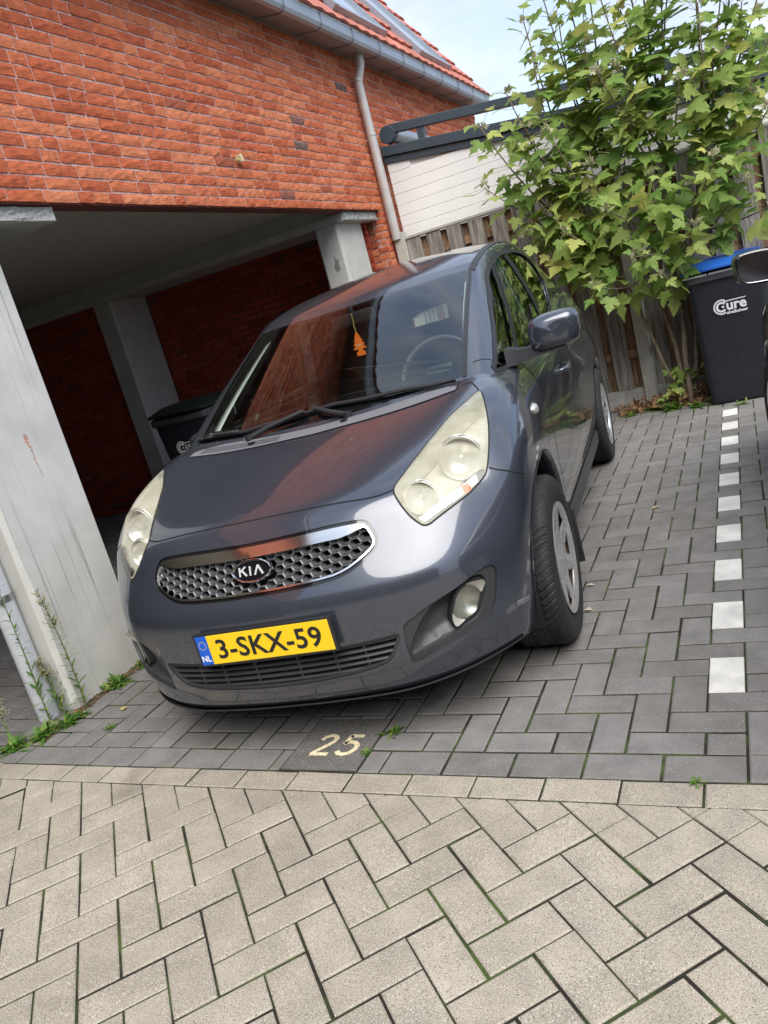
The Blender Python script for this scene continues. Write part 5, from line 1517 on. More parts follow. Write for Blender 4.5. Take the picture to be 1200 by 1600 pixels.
def build_car(loc, rz, label, category):
    car = empty('parked_car', loc, rz, label, category)
    def part(mb, name, mats, parent=None, smooth=True, sharp=38, roll=True):
        if roll: rolled(mb)
        return mb.build(name, mats, parent or car, smooth=smooth, sharp=sharp)
    # --- outlines in working planes
    dHL = (-.62, .72, -.32); PH = Proj(SBODY, dHL); hl = [PH.to2(p) for p in smooth_closed(HL, 3)]
    PF = Proj(SBODY, (0, 1, 0)); PFg = Proj(SBODY, (-.35, .93, 0))
    half_gr = [(.432, .179, .681), (.424, .163, .6546), (.396, .143, .635), (.342, .112, .610), (.286, .093, .5975), (.20, .08, .594), (.10, .073, .5915), (0, .0725, .5915)]
    half_gt = [(0, .17, .744), (.13, .17, .746), (.264, .18, .748), (.35, .19, .746), (.392, .2, .740), (.413, .196, .7226)]
    gr3 = half_gt + half_gr + [(-p[0], p[1], p[2]) for p in reversed(half_gr[:-1])] + [(-p[0], p[1], p[2]) for p in reversed(half_gt[1:])]
    gr = [PF.to2(p) for p in smooth_closed(gr3, 2)]
    lgh = [(.0, .05, .391), (.10, .05, .3925), (.24, .06, .394), (.353, .077, .3945), (.440, .1, .394), (.425, .093, .355), (.385, .082, .309), (.29, .067, .291), (.15, .056, .283), (0, .051, .281)]
    lg3 = lgh + [(-p[0], p[1], p[2]) for p in reversed(lgh[1:-1])]
    lg = [PF.to2(p) for p in smooth_closed(lg3, 3)]
    FBx = [p for p in FB]
    fb = [PFg.to2(p) for p in smooth_closed([p for p in FBx if p[0] > .455 or (p[0] > .445)], 2)]
    fb = [PFg.to2(p) for p in smooth_closed([(max(p[0], .452 + .0), p[1], p[2]) for p in FB if p[0] > .44], 2)]
    fbowl = [PFg.to2(p) for p in smooth_closed(FBOWL, 3)]
    fl = [PFg.to2(p) for p in smooth_closed(FL, 3)]
    def mirproj(P):
        Q = Proj(P.surf, (-P.d.x, P.d.y, P.d.z)); return Q
    cutB = []
    for PP, P2, a, b in ((PH, offset2(hl, -.0025), -.12, .16), (PF, gr, -.10, .16), (PF, lg, -.10, .16), (PFg, fb, -.12, .10)):
        cv, cf = PP.prism(P2, a, b); cutB.append((cv, cf))
        if PP in (PH, PFg): cutB.append(([(-v[0], v[1], v[2]) for v in cv], cf))
    def cyl(y, z, r_, x0, x1, n=64):
        vs = [(x0, y + math.cos(2 * PI * k / n) * r_, z + math.sin(2 * PI * k / n) * r_) for k in range(n)] + [(x1, y + math.cos(2 * PI * k / n) * r_, z + math.sin(2 * PI * k / n) * r_) for k in range(n)]
        return vs, [tuple(range(n)), tuple(range(n, 2 * n))[::-1]] + [(k, (k + 1) % n, n + (k + 1) % n, n + k) for k in range(n)]
    AZ = .325
    for y, r_ in ((.820, .366), (3.43, .355)):
        for s in (1, -1): cutB.append(cyl(y, AZ, r_, s * .55, s * 1.1))
    body_me = cut_shell('body', bv, bf, SBODY, cutB, [M['paint'], M['black']])
    body = obj('body', body_me, car)
    # greenhouse
    swyz = [(1.050, 1.000), (1.33, .990), (1.8, 1.010), (2.3, 1.040), (2.7, 1.080), (2.95, 1.118), (3.02, 1.17), (3.055, 1.25), (3.04, 1.335), (2.97, 1.385), (2.80, 1.425), (2.53, 1.446), (2.29, 1.446), (2.15, 1.438), (2.0, 1.418), (1.86, 1.385), (1.73, 1.341), (1.63, 1.293), (1.48, 1.222), (1.31, 1.132), (1.20, 1.075), (1.105, 1.025)]
    PS = Proj(SGREEN, (-1, 0, 0)); sw = [PS.to2(p) for p in smooth_closed([(.7, y, z) for y, z in swyz], 3)]
    cv, cf = PS.prism(sw, -.3, .25)
    green_me = cut_shell('roof_shell', gv, gf, SGREEN, [(cv, cf), ([(-v[0], v[1], v[2]) for v in cv], cf)], [M['paint'], M['black']])
    roof_o = obj('roof_shell', green_me, car)
    # --- glass
    def sheet(name, vs, fs, mat, surf, off):
        me = weld(np_mesh(name, vs, fs, [mat])); ns = []
        for v in me.vertices:
            p, n, _ = surf.near(v.co); v.co = v.co + n * off; ns.append(n)
        me.polygons.foreach_set('use_smooth', [True] * len(me.polygons))
        bm = bmesh.new(); bm.from_mesh(me); bm.normal_update(); c = Vector((0, 2, .8))
        if sum((f.calc_center_median() - c).dot(f.normal) for f in bm.faces) < 0: bmesh.ops.reverse_faces(bm, faces=bm.faces)
        bm.to_mesh(me); bm.free(); me.normals_split_custom_set([ns[l.vertex_index] for l in me.loops]); me.transform(RB); me.update()
        return obj(name, me, car)
    wso = sheet('windscreen', wv, wf, M['glass'], SGREEN, .0005)
    sheet('rear_window', rv, rfc, M['glass_side'], SGREEN, -.002)
    fr = MB()      # printed black border on the inside of the windscreen
    def band(s0, s1, t0, t1, off, ns=24, nt_=2):
        for sg in (1, -1):
            vs = []
            for a in range(nt_ + 1):
                for b in range(ns + 1):
                    q = GREEN.pt(sg * (s0 + (s1 - s0) * b / ns), t0 + (t1 - t0) * a / nt_); p, n, _ = SGREEN.near(q); vs.append(p + n * off)
            fr.add(vs, [(a * (ns + 1) + b, a * (ns + 1) + b + 1, (a + 1) * (ns + 1) + b + 1, (a + 1) * (ns + 1) + b) for a in range(nt_) for b in range(ns)])
    band(0, 5.70, .07, .34, -.004); band(0, 5.70, 2.86, 2.925, -.004); band(5.38, 5.70, .34, 2.86, -.004, 4, 30)
    part(fr, 'black_border', M['gloss_black'], wso)
    for sg in (1, -1):      # rubber strip between glass and pillar
        sl_ = MB(); ribbon(sl_, SGREEN, [GREEN.pt(sg * 5.74, t) for t in np.linspace(.05, 2.97, 9)], .016, .003)
        part(sl_, 'windscreen_seal', M['blacktrim'])
    # side glass, frames
    for sg in (1, -1):
        sgm = MB(); PS.patch(sgm, offset2(sw, -.012), -.008, .05)
        if sg < 0: sgm = mirror_mb(sgm)
        part(sgm, 'side_window', M['glass_side'])
        tr = MB()
        loop3 = [PS.on(*p, 0)[0] for p in offset2(sw, -.006)]
        ribbon(tr, SGREEN, loop3 + [loop3[0]], .022, .0025, sub=1)
        def strip(p0, p1, w_, off=.001):
            ribbon(tr, SGREEN, [p0, tuple(Vector(p0).lerp(Vector(p1), .5)), p1], w_, off)
        strip((.76, 1.345, .985), (.64, 1.925, 1.405), .034, .003); strip((.76, 1.36, .985), (.64, 1.94, 1.405), .010, .007)
        strip((.76, 2.345, 1.03), (.66, 2.27, 1.445), .085, -.004); strip((.76, 2.352, 1.03), (.66, 2.277, 1.445), .012, .003)
        strip((.76, 2.93, 1.10), (.66, 2.86, 1.42), .020, .000)
        if sg < 0: tr = mirror_mb(tr)
        part(tr, 'window_frame', M['blacktrim'])
        rs = MB()   # roof channel strip
        ribbon(rs, SGREEN, [(.585, 1.735, 1.43), (.59, 1.85, 1.46), (.585, 2.2, 1.50), (.58, 2.7, 1.52), (.56, 3.2, 1.50)], lambda t: .030, .0035)
        if sg < 0: rs = mirror_mb(rs)
        part(rs, 'roof_strip', M['blacktrim'])
    # --- panel gaps
    gp = MB()
    W_ = .0052
    hood = [(.643, .898, 1.004), (.680, .839, .983), (.7025, .783, .968)]
    ribbon(gp, SBODY, [(.600, .870, .990)] + hood, W_)
    ribbon(gp, SBODY, [(.7025, .783, .968), (.6576, .7081, .9479), (.6118, .6277, .922), (.5699, .516, .8852), (.5354, .4196, .8514), (.5043, .3356, .8209), (.484, .283, .800)], .0065)
    ribbon(gp, SBODY, [(.484, .283, .800), (.44, .258, .800), (.385, .246, .801), (.30, .240, .805), (.218, .234, .808), (.11, .229, .810), (0, .226, .811)], W_)
    ribbon(gp, SBODY, [(.752, .447, .766), (.775, .452, .755), (.80, .465, .742), (.825, .495, .720), (.838, .56, .695)], .0045)
    gp2 = mirror_mb(gp); gp.add(gp2.v, gp2.f)
    dr = MB()
    ribbon(dr, SBODY, [(.765, 1.30, .965), (.80, 1.235, .93), (.86, 1.225, .85), (.86, 1.225, .6), (.85, 1.24, .40), (.82, 1.25, .30)], .006)
    ribbon(dr, SBODY, [(.78, 2.36, 1.01), (.86, 2.37, .9), (.86, 2.36, .6), (.84, 2.34, .3)], .006)
    ribbon(dr, SBODY, [(.77, 3.02, 1.12), (.86, 3.10, .95), (.86, 3.06, .74), (.85, 3.00, .62)], .006)
    ribbon(dr, SBODY, [(.82, 1.25, .285), (.83, 2.0, .28), (.83, 2.9, .285)], .006)
    dr2 = mirror_mb(dr)
    part(gp, 'bonnet_gap', M['shutline'], body); part(dr, 'door_gap', M['shutline'], body); part(dr2, 'door_gap', M['shutline'], body)
    for sg in (1, -1):
        g3 = MB(); ribbon(g3, SGREEN, [(sg * .645, 1.035, 1.058), (sg * .695, 1.078, 1.045), (sg * .722, 1.10, 1.02)], .004)
        part(g3, 'pillar_seam', M['shutline'], roof_o)
    # --- headlights
    for sg in (1, -1):
        F_ = (lambda m: m) if sg > 0 else mirror_mb
        ip = [PH.to2(p) for p in smooth_closed(IND, 3)]; ln = MB(); PH.patch(ln, offset2(hl, .0015), .0030, .012, holes=[ip]); PH.wall(ln, offset2(hl, .0015), .003, -.02)
        hlamp = part(F_(ln), 'headlight', M['milky'])
        hs = MB(); PH.patch(hs, offset2(hl, .002), 0, .022, offf=lambda u, v: -.088)
        PH.wall(hs, offset2(hl, -.001), -.003, -.089)
        part(F_(hs), 'housing', M['housing'], hlamp)
        ax = Vector((0.12, -1, 0.06)).normalized()
        def bowl(c, r_, dep, off, mb, bulb=True):
            p, n, _ = SBODY.near(c); ctr = p - n * off
            d, a, b = frame_of(ax); prof = [(r_ * 1.09, .004), (r_ * 1.07, .012), (r_, .008), (r_ * .93, -.004), (r_ * .75, -.022 * dep), (r_ * .45, -.036 * dep), (r_ * .16, -.042 * dep), (r_ * .14, -.028 * dep), (r_ * .13, .0), (.0005, .004)]
            rings = [[ctr + (a * math.cos(2 * PI * k / 40) + b * math.sin(2 * PI * k / 40)) * rr2 + d * h for k in range(40)] for rr2, h in prof]
            mb.loft(rings, 0, True, False)
            dk.tube([ctr + (a * math.cos(2 * PI * k / 40) + b * math.sin(2 * PI * k / 40)) * r_ * 1.13 - d * .004 for k in range(41)], .0035, 6, 0, False)
        dk = MB(); bl = MB(); bowl((.6753, .4624, .8381), .066, .8, .034, bl); part(F_(bl), 'low_beam', M['reflector'], hlamp); part(F_(dk), 'beam_ring', M['reflector'], hlamp); dk = MB()
        bl = MB(); bowl((.5656, .2933, .7697), .048, .8, .030, bl); part(F_(bl), 'high_beam', M['reflector'], hlamp); part(F_(dk), 'beam_ring', M['reflector'], hlamp)
        cl_ = MB(); PH.patch(cl_, ip, .0030, .012); part(F_(cl_), 'clear_lens_strip', M['lens_clear'], hlamp)
        ind = MB()
        PH.patch(ind, ip, -.007, .012); hN = part(F_(ind), 'turn_signal', M['ind'], hlamp)
        rb = MB()
        A0, A1, B0, B1 = Vector(IND[0]), Vector(IND[4]), Vector(IND[11]), Vector(IND[6])
        for k in range(1, 6):
            f_ = k / 6; a, b = A0.lerp(B0, f_), Vector(IND[3]).lerp(B1, f_); m_ = Vector(IND[2]).lerp(Vector(IND[7]), f_)
            ribbon(rb, SBODY, [a, m_, b], .0030, -.0045)
        part(F_(rb), 'lens_ribs', M['reflector'], hlamp)
        am = MB(); PH.patch(am, [PH.to2(p) for p in AMBER], -.0035, .01); part(F_(am), 'amber_bulb', M['amber'], hlamp)
        eg = MB(); ribbon(eg, SBODY, [Vector(p) for p in [PH.on(*q)[0] for q in offset2(hl, -.001)]] + [PH.on(*offset2(hl, -.001)[0])[0]], .006, .0012, sub=1); part(F_(eg), 'lamp_gasket', M['black'], hlamp)
    # --- upper grille
    bk = MB(); PF.patch(bk, offset2(gr, -.002), -.055, .05); PF.wall(bk, offset2(gr, .0005), -.003, -.056)
    grl = part(bk, 'grille', M['black'])
    sr = MB(); i1 = offset2(gr, .012); PF.patch(sr, gr, -.004, .03, holes=[i1]); PF.wall(sr, i1, -.004, -.02)
    part(sr, 'black_surround', M['gloss_black'], grl)
    ch = MB(); i2 = offset2(gr, .011)
    # chrome frame: broad on top, thin round the sides and bottom
    def topw(P2):
        o = []
        n = len(P2)
        for (u, v), (uo, vo) in zip(offset2(P2, .006), P2):
            z = PF.on(uo, vo)[0].z
            o.append((u, v, z))
        return o
    cxm = 0
    def chr_inner():
        a = offset2(gr, .0165); b = offset2(gr, .042); o = []
        for (u, v), (u2, v2), (uo, vo) in zip(a, b, gr):
            q = PF.on(uo, vo)[0]; w_ = 1.0 if q.z > .725 and abs(q.x) < .41 else 0.0
            if w_ and abs(q.x) > .33: w_ = (.41 - abs(q.x)) / .08
            o.append((u + (u2 - u) * w_, v + (v2 - v) * w_))
        return o
    i3 = chr_inner()
    PF.patch(ch, i2, 0, .02, holes=[i3], offf=lambda u, v: .004)
    PF.wall(ch, i2, .004, -.008); PF.wall(ch, i3, .004, -.026)
    part(ch, 'chrome_frame', M['chrome'], grl)
    # honeycomb
    hm = MB(); a_ = .0215; hh = .0130; Pin = offset2(i3, -.004)
    j = -2
    for row in range(-8, 9):
        for colm in range(-15, 16):
            cx = colm * a_ * 1.5; cz = .668 + row * hh * 2 + (hh if colm % 2 else 0) 
            if not inside(PF.to2((cx, 0, cz)), offset2(i3, -.010)): continue
            if (cx / .080) ** 2 + ((cz - .662) / .044) ** 2 < 1: continue
            def ring(k, dep, dz=0): return [PF.on(*PF.to2((cx + q[0] * k * a_, 0, cz + dz + q[1] * k * hh)), 0)[0] + Vector((0, dep, 0)) for q in ((1, 0), (.5, 1), (-.5, 1), (-1, 0), (-.5, -1), (.5, -1))]
            if min(inside(PF.to2((cx + q * a_, 0, cz + w_ * hh)), Pin) for q, w_ in ((.9, 0), (-.9, 0), (.5, .9), (-.5, .9), (.5, -.9), (-.5, -.9))) is False:
                pass
            A, B, C_ = ring(1.0, .016), ring(.80, .012), ring(.70, .034, .001)
            hm.add(A + B + C_, [(i, (i + 1) % 6, 6 + (i + 1) % 6, 6 + i) for i in range(6)] + [(6 + i, 6 + (i + 1) % 6, 12 + (i + 1) % 6, 12 + i) for i in range(6)])
    part(hm, 'honeycomb_mesh', M['mesh_grey'], grl, smooth=False)
    # badge
    bc, bn, _ = SBODY.near((0, .126, .664)); bn = Vector((0, -.93, .36)).normalized()
    bx = Vector((1, 0, 0)); bz = bx.cross(-bn).normalized() * -1; bz = bn.cross(bx); bz = bz if bz.z > 0 else -bz
    def BP(u, v, h): 
        return bc + bx * u + bz * v + bn * h + Vector((0, 1, 0)) * (u * u * .55)
    bd = MB(); E = lambda a, b, h: [BP(a * math.cos(2 * PI * k / 48), b * math.sin(2 * PI * k / 48), h) for k in range(48)]
    bd.loft([E(.074, .0385, -.02), E(.074, .0385, .006), E(.0715, .036, .0095), E(.068, .0325, .0085), E(.066, .0305, .004)], 0, True, False)
    bdo = part(bd, 'badge', M['chrome'], grl)
    fc = MB(); fc.add(E(.067, .0315, .0045), [tuple(range(48))]); part(fc, 'badge_face', M['gloss_black'], bdo)
    lt_ = MB()
    def stroke(p0, p1, w_=.0055):
        p0, p1 = Vector(p0), Vector(p1); d = (p1 - p0).normalized(); nn_ = Vector((-d.y, d.x)) * w_ / 2
        q = [p0 - nn_, p1 - nn_, p1 + nn_, p0 + nn_]
        lo = [BP(*v, .0048) for v in q]; hi = [BP(v[0], v[1], .0072) for v in q]
        lt_.add(lo + hi, [(4, 5, 6, 7), (0, 1, 5, 4), (1, 2, 6, 5), (2, 3, 7, 6), (3, 0, 4, 7)])
    # letters: K I and an A without its bar
    stroke((-.043, -.015), (-.043, .015)); stroke((-.041, .0005), (-.020, .015)); stroke((-.034, .004), (-.017, -.015))
    stroke((-.003, -.015), (-.003, .015)); stroke((.014, -.015), (.027, .015)); stroke((.027, .015), (.043, -.015))
    part(lt_, 'badge_lettering', M['badge_silver'], bdo, smooth=False)
    # --- lower grille
    lo_ = MB(); PF.patch(lo_, offset2(lg, -.002), -.07, .05); PF.wall(lo_, offset2(lg, .0005), -.003, -.071, .004)
    lgo = part(lo_, 'lower_grille', M['black'])
    fm = MB(); PF.patch(fm, lg, -.004, .03, holes=[offset2(lg, .008)]); PF.wall(fm, offset2(lg, .008), -.004, -.03); part(fm, 'frame', M['bezel'], lgo)
    slt = MB()
    for k, z in enumerate((.381, .3605, .340, .3195, .299)):
        P2 = lg; xm = .455 - (.394 - z) * .70
        n = 40; rings = []
        for i in range(n + 1):
            x = -xm + 2 * xm * i / n; p = PF.on(*PF.to2((x, 0, z)), 0)[0]; y0 = p.y + .010
            e_ = .0 if abs(x) < xm * .93 else 0
            rings.append([(x, y0, z - .0035), (x, y0 - .002, z), (x, y0 + .003, z + .0045), (x, y0 + .035, z + .007), (x, y0 + .035, z - .0005)])
        slt.loft(rings)
    for x in (-.30, -.20, -.07, .09, .22, .32):
        p = PF.on(*PF.to2((x, 0, .34)), 0)[0]; slt.box((x - .003, p.y + .014, .285), (x + .003, p.y + .045, .392))
    part(slt, 'grille_slats', M['bezel'], lgo, smooth=False)
    # --- fog lamp panels
    for sg in (1, -1):
        F_ = (lambda m: m) if sg > 0 else mirror_mb
        bz_ = MB(); PFg.patch(bz_, offset2(fb, -.001), -.007, .02, holes=[fbowl]); PFg.wall(bz_, offset2(fb, -.001), -.003, -.010)
        # bowl: slopes in towards a sunk floor, deepest near the lamp
        b1 = offset2(fbowl, .012)
        PFg.wall(bz_, fbowl, -.007, -.016, .004)
        flc = (sum(q[0] for q in fl) / len(fl), sum(q[1] for q in fl) / len(fl))
        inner = offset2(fbowl, .004)
        us = [q[0] for q in inner]; lo_u, hi_u = min(us), max(us); sgn_ = 1 if flc[0] > (lo_u + hi_u) / 2 else -1
        def depth(u, v):
            f_ = (u - lo_u) / (hi_u - lo_u); f_ = f_ if sgn_ > 0 else 1 - f_
            e_ = min((Vector((u, v)) - Vector(q)).length for q in inner)
            return -.016 - .040 * min(1, e_ / .030) * (.35 + .65 * f_)
        PFg.patch(bz_, inner, 0, .013, offf=depth, holes=[offset2(fl, -.004)])
        bo = part(F_(bz_), 'fog_lamp_panel', M['bezel'])
        fr_ = MB(); PFg.patch(fr_, fl, -.0115, .012); lampg = part(F_(fr_), 'fog_lamp', M['lens_clear'], bo)
        ft = MB(); PFg.patch(ft, fl, 0, .012, offf=lambda u, v: -.034 + .012 * ((u - flc[0]) ** 2 + (v - flc[1]) ** 2) / .0016)
        PFg.wall(ft, fl, -.012, -.040); part(F_(ft), 'reflector', M['reflector'], lampg)
        rg = MB(); PFg.patch(rg, offset2(fl, -.005), -.0105, .01, holes=[offset2(fl, .003)]); PFg.wall(rg, offset2(fl, -.005), -.0125, -.065); part(F_(rg), 'lamp_ring', M['black'], lampg)
        ts = MB(); PFg.patch(ts, [PFg.to2(p) for p in REFL], .0025, .008); part(F_(ts), 'tow_cover_mark', basic('satin_grey_sticker', (.13, .13, .14), .5), body)
    for pts in ([(-.47, .11, .452), (-.463, .105, .440), (-.468, .108, .428)], [(-.485, .115, .436), (-.476, .112, .424), (-.470, .108, .421)]):
        sx = MB(); ribbon(sx, SBODY, pts, lambda t: .0012 + .0012 * math.sin(PI * t), .0006); part(sx, 'scratch', basic('scraped_paint', (.45, .45, .46), .6), body)
    # lower lip and dark under-tray
    lp = MB()
    lpts = [(-.76, .385, .188)] + [(x, 0, .168) for x in (-.68, -.56, -.42, -.22, 0, .22, .42, .56, .68)] + [(.76, .385, .188)]
    rings = []
    for t in np.linspace(-5.2, 5.2, 53):
        a = Vector(BODY.pt(t, .95)); b = Vector(BODY.pt(t, .15)); n = SBODY.near(a)[1]; n.z = 0; n.normalize()
        rings.append([a + n * .0012, a + n * .0022 + Vector((0, 0, -.006)), a * .35 + b * .65 + n * .002, b + n * .001, b - n * .02])
    lp.loft(rings, 0, False, False); part(lp, 'lower_lip', M['blacktrim'])
    # --- licence plate
    pc = Vector((.012, .030, .4535)); tilt = R(2.0)
    PM = RB @ Matrix.Translation(pc) @ Matrix.Rotation(PI / 2 - tilt, 4, 'X')
    PW, PHh = .492, .100
    pf = MB(); pf.bbox((-PW / 2 - .010, -PHh / 2 - .008, -.014), (PW / 2 + .010, PHh / 2 + .008, .001), .004, 0, PM)
    plate = pf.build('licence_plate', M['blacktrim'], car, smooth=True, sharp=35)
    py = MB(); py.bbox((-PW / 2 + .043, -PHh / 2, .0012), (PW / 2, PHh / 2, .0034), .001, 0, PM); py.build('plate_face', M['plate_y'], plate)
    pb = MB(); pb.bbox((-PW / 2, -PHh / 2, .0012), (-PW / 2 + .042, PHh / 2, .0034), .001, 0, PM); pb.build('country_band', M['plate_b'], plate)
    tx = MB(); vs, fs = text_mesh('3-SKX-59', .094, .0016, .0006, 'CENTER', 1.03)
    xs_ = [v.x for v in vs]; ys_ = [v.y for v in vs]; kx = .385 / (max(xs_) - min(xs_)); ky = .068 / (max(ys_) - min(ys_)); cx_, cy_ = (max(xs_) + min(xs_)) / 2, (max(ys_) + min(ys_)) / 2
    tx.add([PM @ Vector(((v.x - cx_) * kx + .020, (v.y - cy_) * ky, .0042 + v.z * .5)) for v in vs], fs); tx.build('plate_lettering', M['ink'], plate)
    tn = MB(); vs, fs = text_mesh('NL', .028, .0006, .0003, 'CENTER')
    tn.add([PM @ Vector((v.x - PW / 2 + .021, v.y - .029, .0040 + v.z)) for v in vs], fs); tn.build('country_code', M['starwhite'], plate)
    stt = MB()
    for k in range(12):
        a = 2 * PI * k / 12; c = Vector((-PW / 2 + .021 + .0135 * math.cos(a), .018 + .0135 * math.sin(a), .0039))
        stt.add([PM @ (c + Vector((math.cos(b) * r_, math.sin(b) * r_, 0))) for b, r_ in [(PI / 2 + i * PI / 5, .0026 if i % 2 == 0 else .0011) for i in range(10)]], [tuple(range(10))])
    stt.build('star_ring', M['staryellow'], plate)
    # --- cowl, wipers
    lo_e = [(.608, .839), (.487, .832), (.365, .828), (.174, .815), (0, .808)]
    cw = MB()
    def cowl_band(y_lo, y_hi, off, mb, x1=.60, n=30, k0=0):
        for sgx in (1, -1):
            vs = []
            for i in range(n + 1):
                x = x1 * i / n * sgx
                for f_ in (0, .33, .66, 1):
                    y = y_lo(abs(x)) * (1 - f_) + y_hi(abs(x)) * f_; r_ = drop(x, y); p = r_[0] + r_[1] * off; vs.append(p)
            mb.add(vs, [(4 * i + j, 4 * i + 4 + j, 4 * i + 5 + j, 4 * i + 1 + j) for i in range(n) for j in range(3)])
    ylo = lambda x: float(np.interp(x, [0, .17, .365, .487, .608], [.812, .822, .832, .842, .856]))
    yhi = lambda x: float(np.interp(x, [0, .19, .34, .463, .56, .608], [.905, .912, .925, .932, .915, .885]))
    cowl_band(ylo, yhi, .004, cw); cwo = part(cw, 'cowl', M['cowl'])
    pr_ = MB(); rnn = random.Random(1)
    for x0, x1 in ((-.55, -.16),):
        for i in range(int((x1 - x0) / .0095)):
            x = x0 + i * .0095
            for jy in range(3):
                y = ylo(abs(x)) + .022 + jy * .018 + .004 * (i % 2); r_ = drop(x, y); p = r_[0] + r_[1] * .0048
                pr_.add([p + Vector((-.0022, -.006, 0)), p + Vector((.0022, -.006, -.0001)), p + Vector((.0030, .006, .0014)), p + Vector((-.0014, .006, .0014))], [(0, 1, 2, 3)])
    part(pr_, 'air_slots', M['blacktrim'], cwo, smooth=False)
    bkb = MB(); cowl_band(lambda x: yhi(x) + .002, lambda x: max(.95, yhi(x) + .02), .003, bkb, .60); part(bkb, 'wiper_tray', M['black'])
    for x, y in ((-.299, .868), (.127, .874)):
        nz_ = MB(); r_ = drop(x, y); nz_.bbox((x - .014, y - .010, r_[0].z + .003), (x + .014, y + .012, r_[0].z + .012), .004); part(nz_, 'washer_nozzle', M['gloss_black'])
    def wiper(pts, arm_pts, pivot):
        wm = MB()
        pp = [SG_on(p, .012) for p in pts]; wm.tube(pp, [.004] + [.0085] * (len(pp) - 2) + [.004], 8)
        pp2 = [p + Vector((0, .004, -.006)) for p in pp]; wm.tube(pp2, .003, 5)
        w_ = part(wm, 'wiper', M['blacktrim'])
        am_ = MB(); ap = [SG_on(p, h) for p, h in arm_pts]; am_.tube(ap, [.013, .011, .009, .007][:len(ap)], 8)
        am_.tube([ap[0] + Vector((0, 0, -.02)), ap[0] + Vector((0, 0, .014))], .017, 16); part(am_, 'wiper_arm', M['blacktrim'], w_)
        return w_
    def SG_on(p, h):
        a = SGREEN.near(p); b = SBODY.near(p); q = a if (a[0] - Vector(p)).length < (b[0] - Vector(p)).length else b
        return q[0] + q[1] * h
    wiper([(-.62, .982, 1.022), (-.524, .986, 1.023), (-.366, .972, 1.010), (-.20, .985, 1.018), (.02, 1.0, 1.025)], [((-.335, .925, .985), .012), ((-.24, .955, 1.0), .024), ((-.08, .992, 1.02), .026)], None)
    wiper([(-.06, .995, 1.023), (.05, .998, 1.025), (.20, .985, 1.014), (.37, .975, 1.011), (.50, .955, 1.004), (.585, .950, 1.003)], [((.13, .925, .982), .012), ((.05, .950, 1.0), .024), ((-.03, .99, 1.02), .026)], None)
    mt = MB(); q = SG_on((-.565, .985, 1.024), .020); mt.bbox((q.x - .028, q.y - .010, q.z - .008), (q.x + .028, q.y + .012, q.z + .010), .006); part(mt, 'wiper_joint', M['chrome_dull'])
    mt = MB(); ap = [SG_on(p, .024) for p in ((-.53, .985, 1.022), (-.40, .975, 1.01))]; mt.tube(ap, .0065, 8); part(mt, 'wiper_link', M['chrome_dull'])
    # --- mirrors
    for sg in (1, -1):
        F_ = (lambda m: m) if sg > 0 else mirror_mb
        fold = Matrix.Translation((.685, 1.36, 0)) @ Matrix.Rotation(R(88), 4, 'Z') @ Matrix.Translation((-.80, -1.24, 0))
        def F_(m):       # the right-hand mirror is folded in against the door
            if sg > 0: return m
            m.v = [tuple(fold @ Vector(v)) for v in m.v]; return mirror_mb(m)
        mm = MB(); front = [(.846, 1.030), (.848, 1.10), (.858, 1.132), (.90, 1.146), (.96, 1.150), (1.02, 1.146), (1.042, 1.128), (1.044, 1.085), (1.036, 1.035), (1.005, 1.014), (.94, 1.008), (.87, 1.008)]
        base = smooth_closed([(x, 0, z) for x, z in front], 3); cx_, cz_ = .945, 1.08
        def rg2(k, y, dx=0, dz=0): return [(cx_ + (p.x - cx_) * k + dx, y + .10 * (p.x - .85) * .5, cz_ + (p.z - cz_) * k + dz) for p in base]
        mm.loft([rg2(.02, 1.1265), rg2(.30, 1.127), rg2(.58, 1.1305), rg2(.80, 1.141), rg2(.93, 1.160), rg2(1.0, 1.195), rg2(1.0, 1.235), rg2(.985, 1.262), rg2(.955, 1.266), rg2(.93, 1.258)], 0, True, False)
        mo = part(F_(mm), 'wing_mirror', M['paint'], sharp=50)
        rm_ = MB(); rm_.loft([rg2(.988, 1.263), rg2(.985, 1.270), rg2(.90, 1.273), rg2(.86, 1.262)], 0, True, False); part(F_(rm_), 'mirror_rim', M['gloss_black'], mo)
        gl_ = MB(); r0 = rg2(.865, 1.264); gl_.add(r0, [tuple(range(len(r0)))[::-1]]); part(F_(gl_), 'mirror_glass', M['chrome'], mo, smooth=False)
        ar = MB(); ar.loft([[(.742, 1.16, .985), (.742, 1.29, .985), (.738, 1.29, 1.055), (.738, 1.19, 1.055)], [(.80, 1.165, .990), (.80, 1.26, .990), (.80, 1.26, 1.040), (.80, 1.18, 1.040)], [(.87, 1.15, 1.000), (.87, 1.25, 1.000), (.87, 1.25, 1.035), (.87, 1.16, 1.035)], [((.98 if sg > 0 else .90), 1.165, 1.008), ((.98 if sg > 0 else .90), 1.25, 1.008), ((.98 if sg > 0 else .90), 1.25, 1.03), ((.98 if sg > 0 else .90), 1.17, 1.03)]])
        if sg < 0: ar.v = [(min(v[0], .785), v[1], v[2]) for v in ar.v]
        part(ar if sg > 0 else mirror_mb(ar), 'mirror_foot', M['blacktrim'], mo, sharp=60)
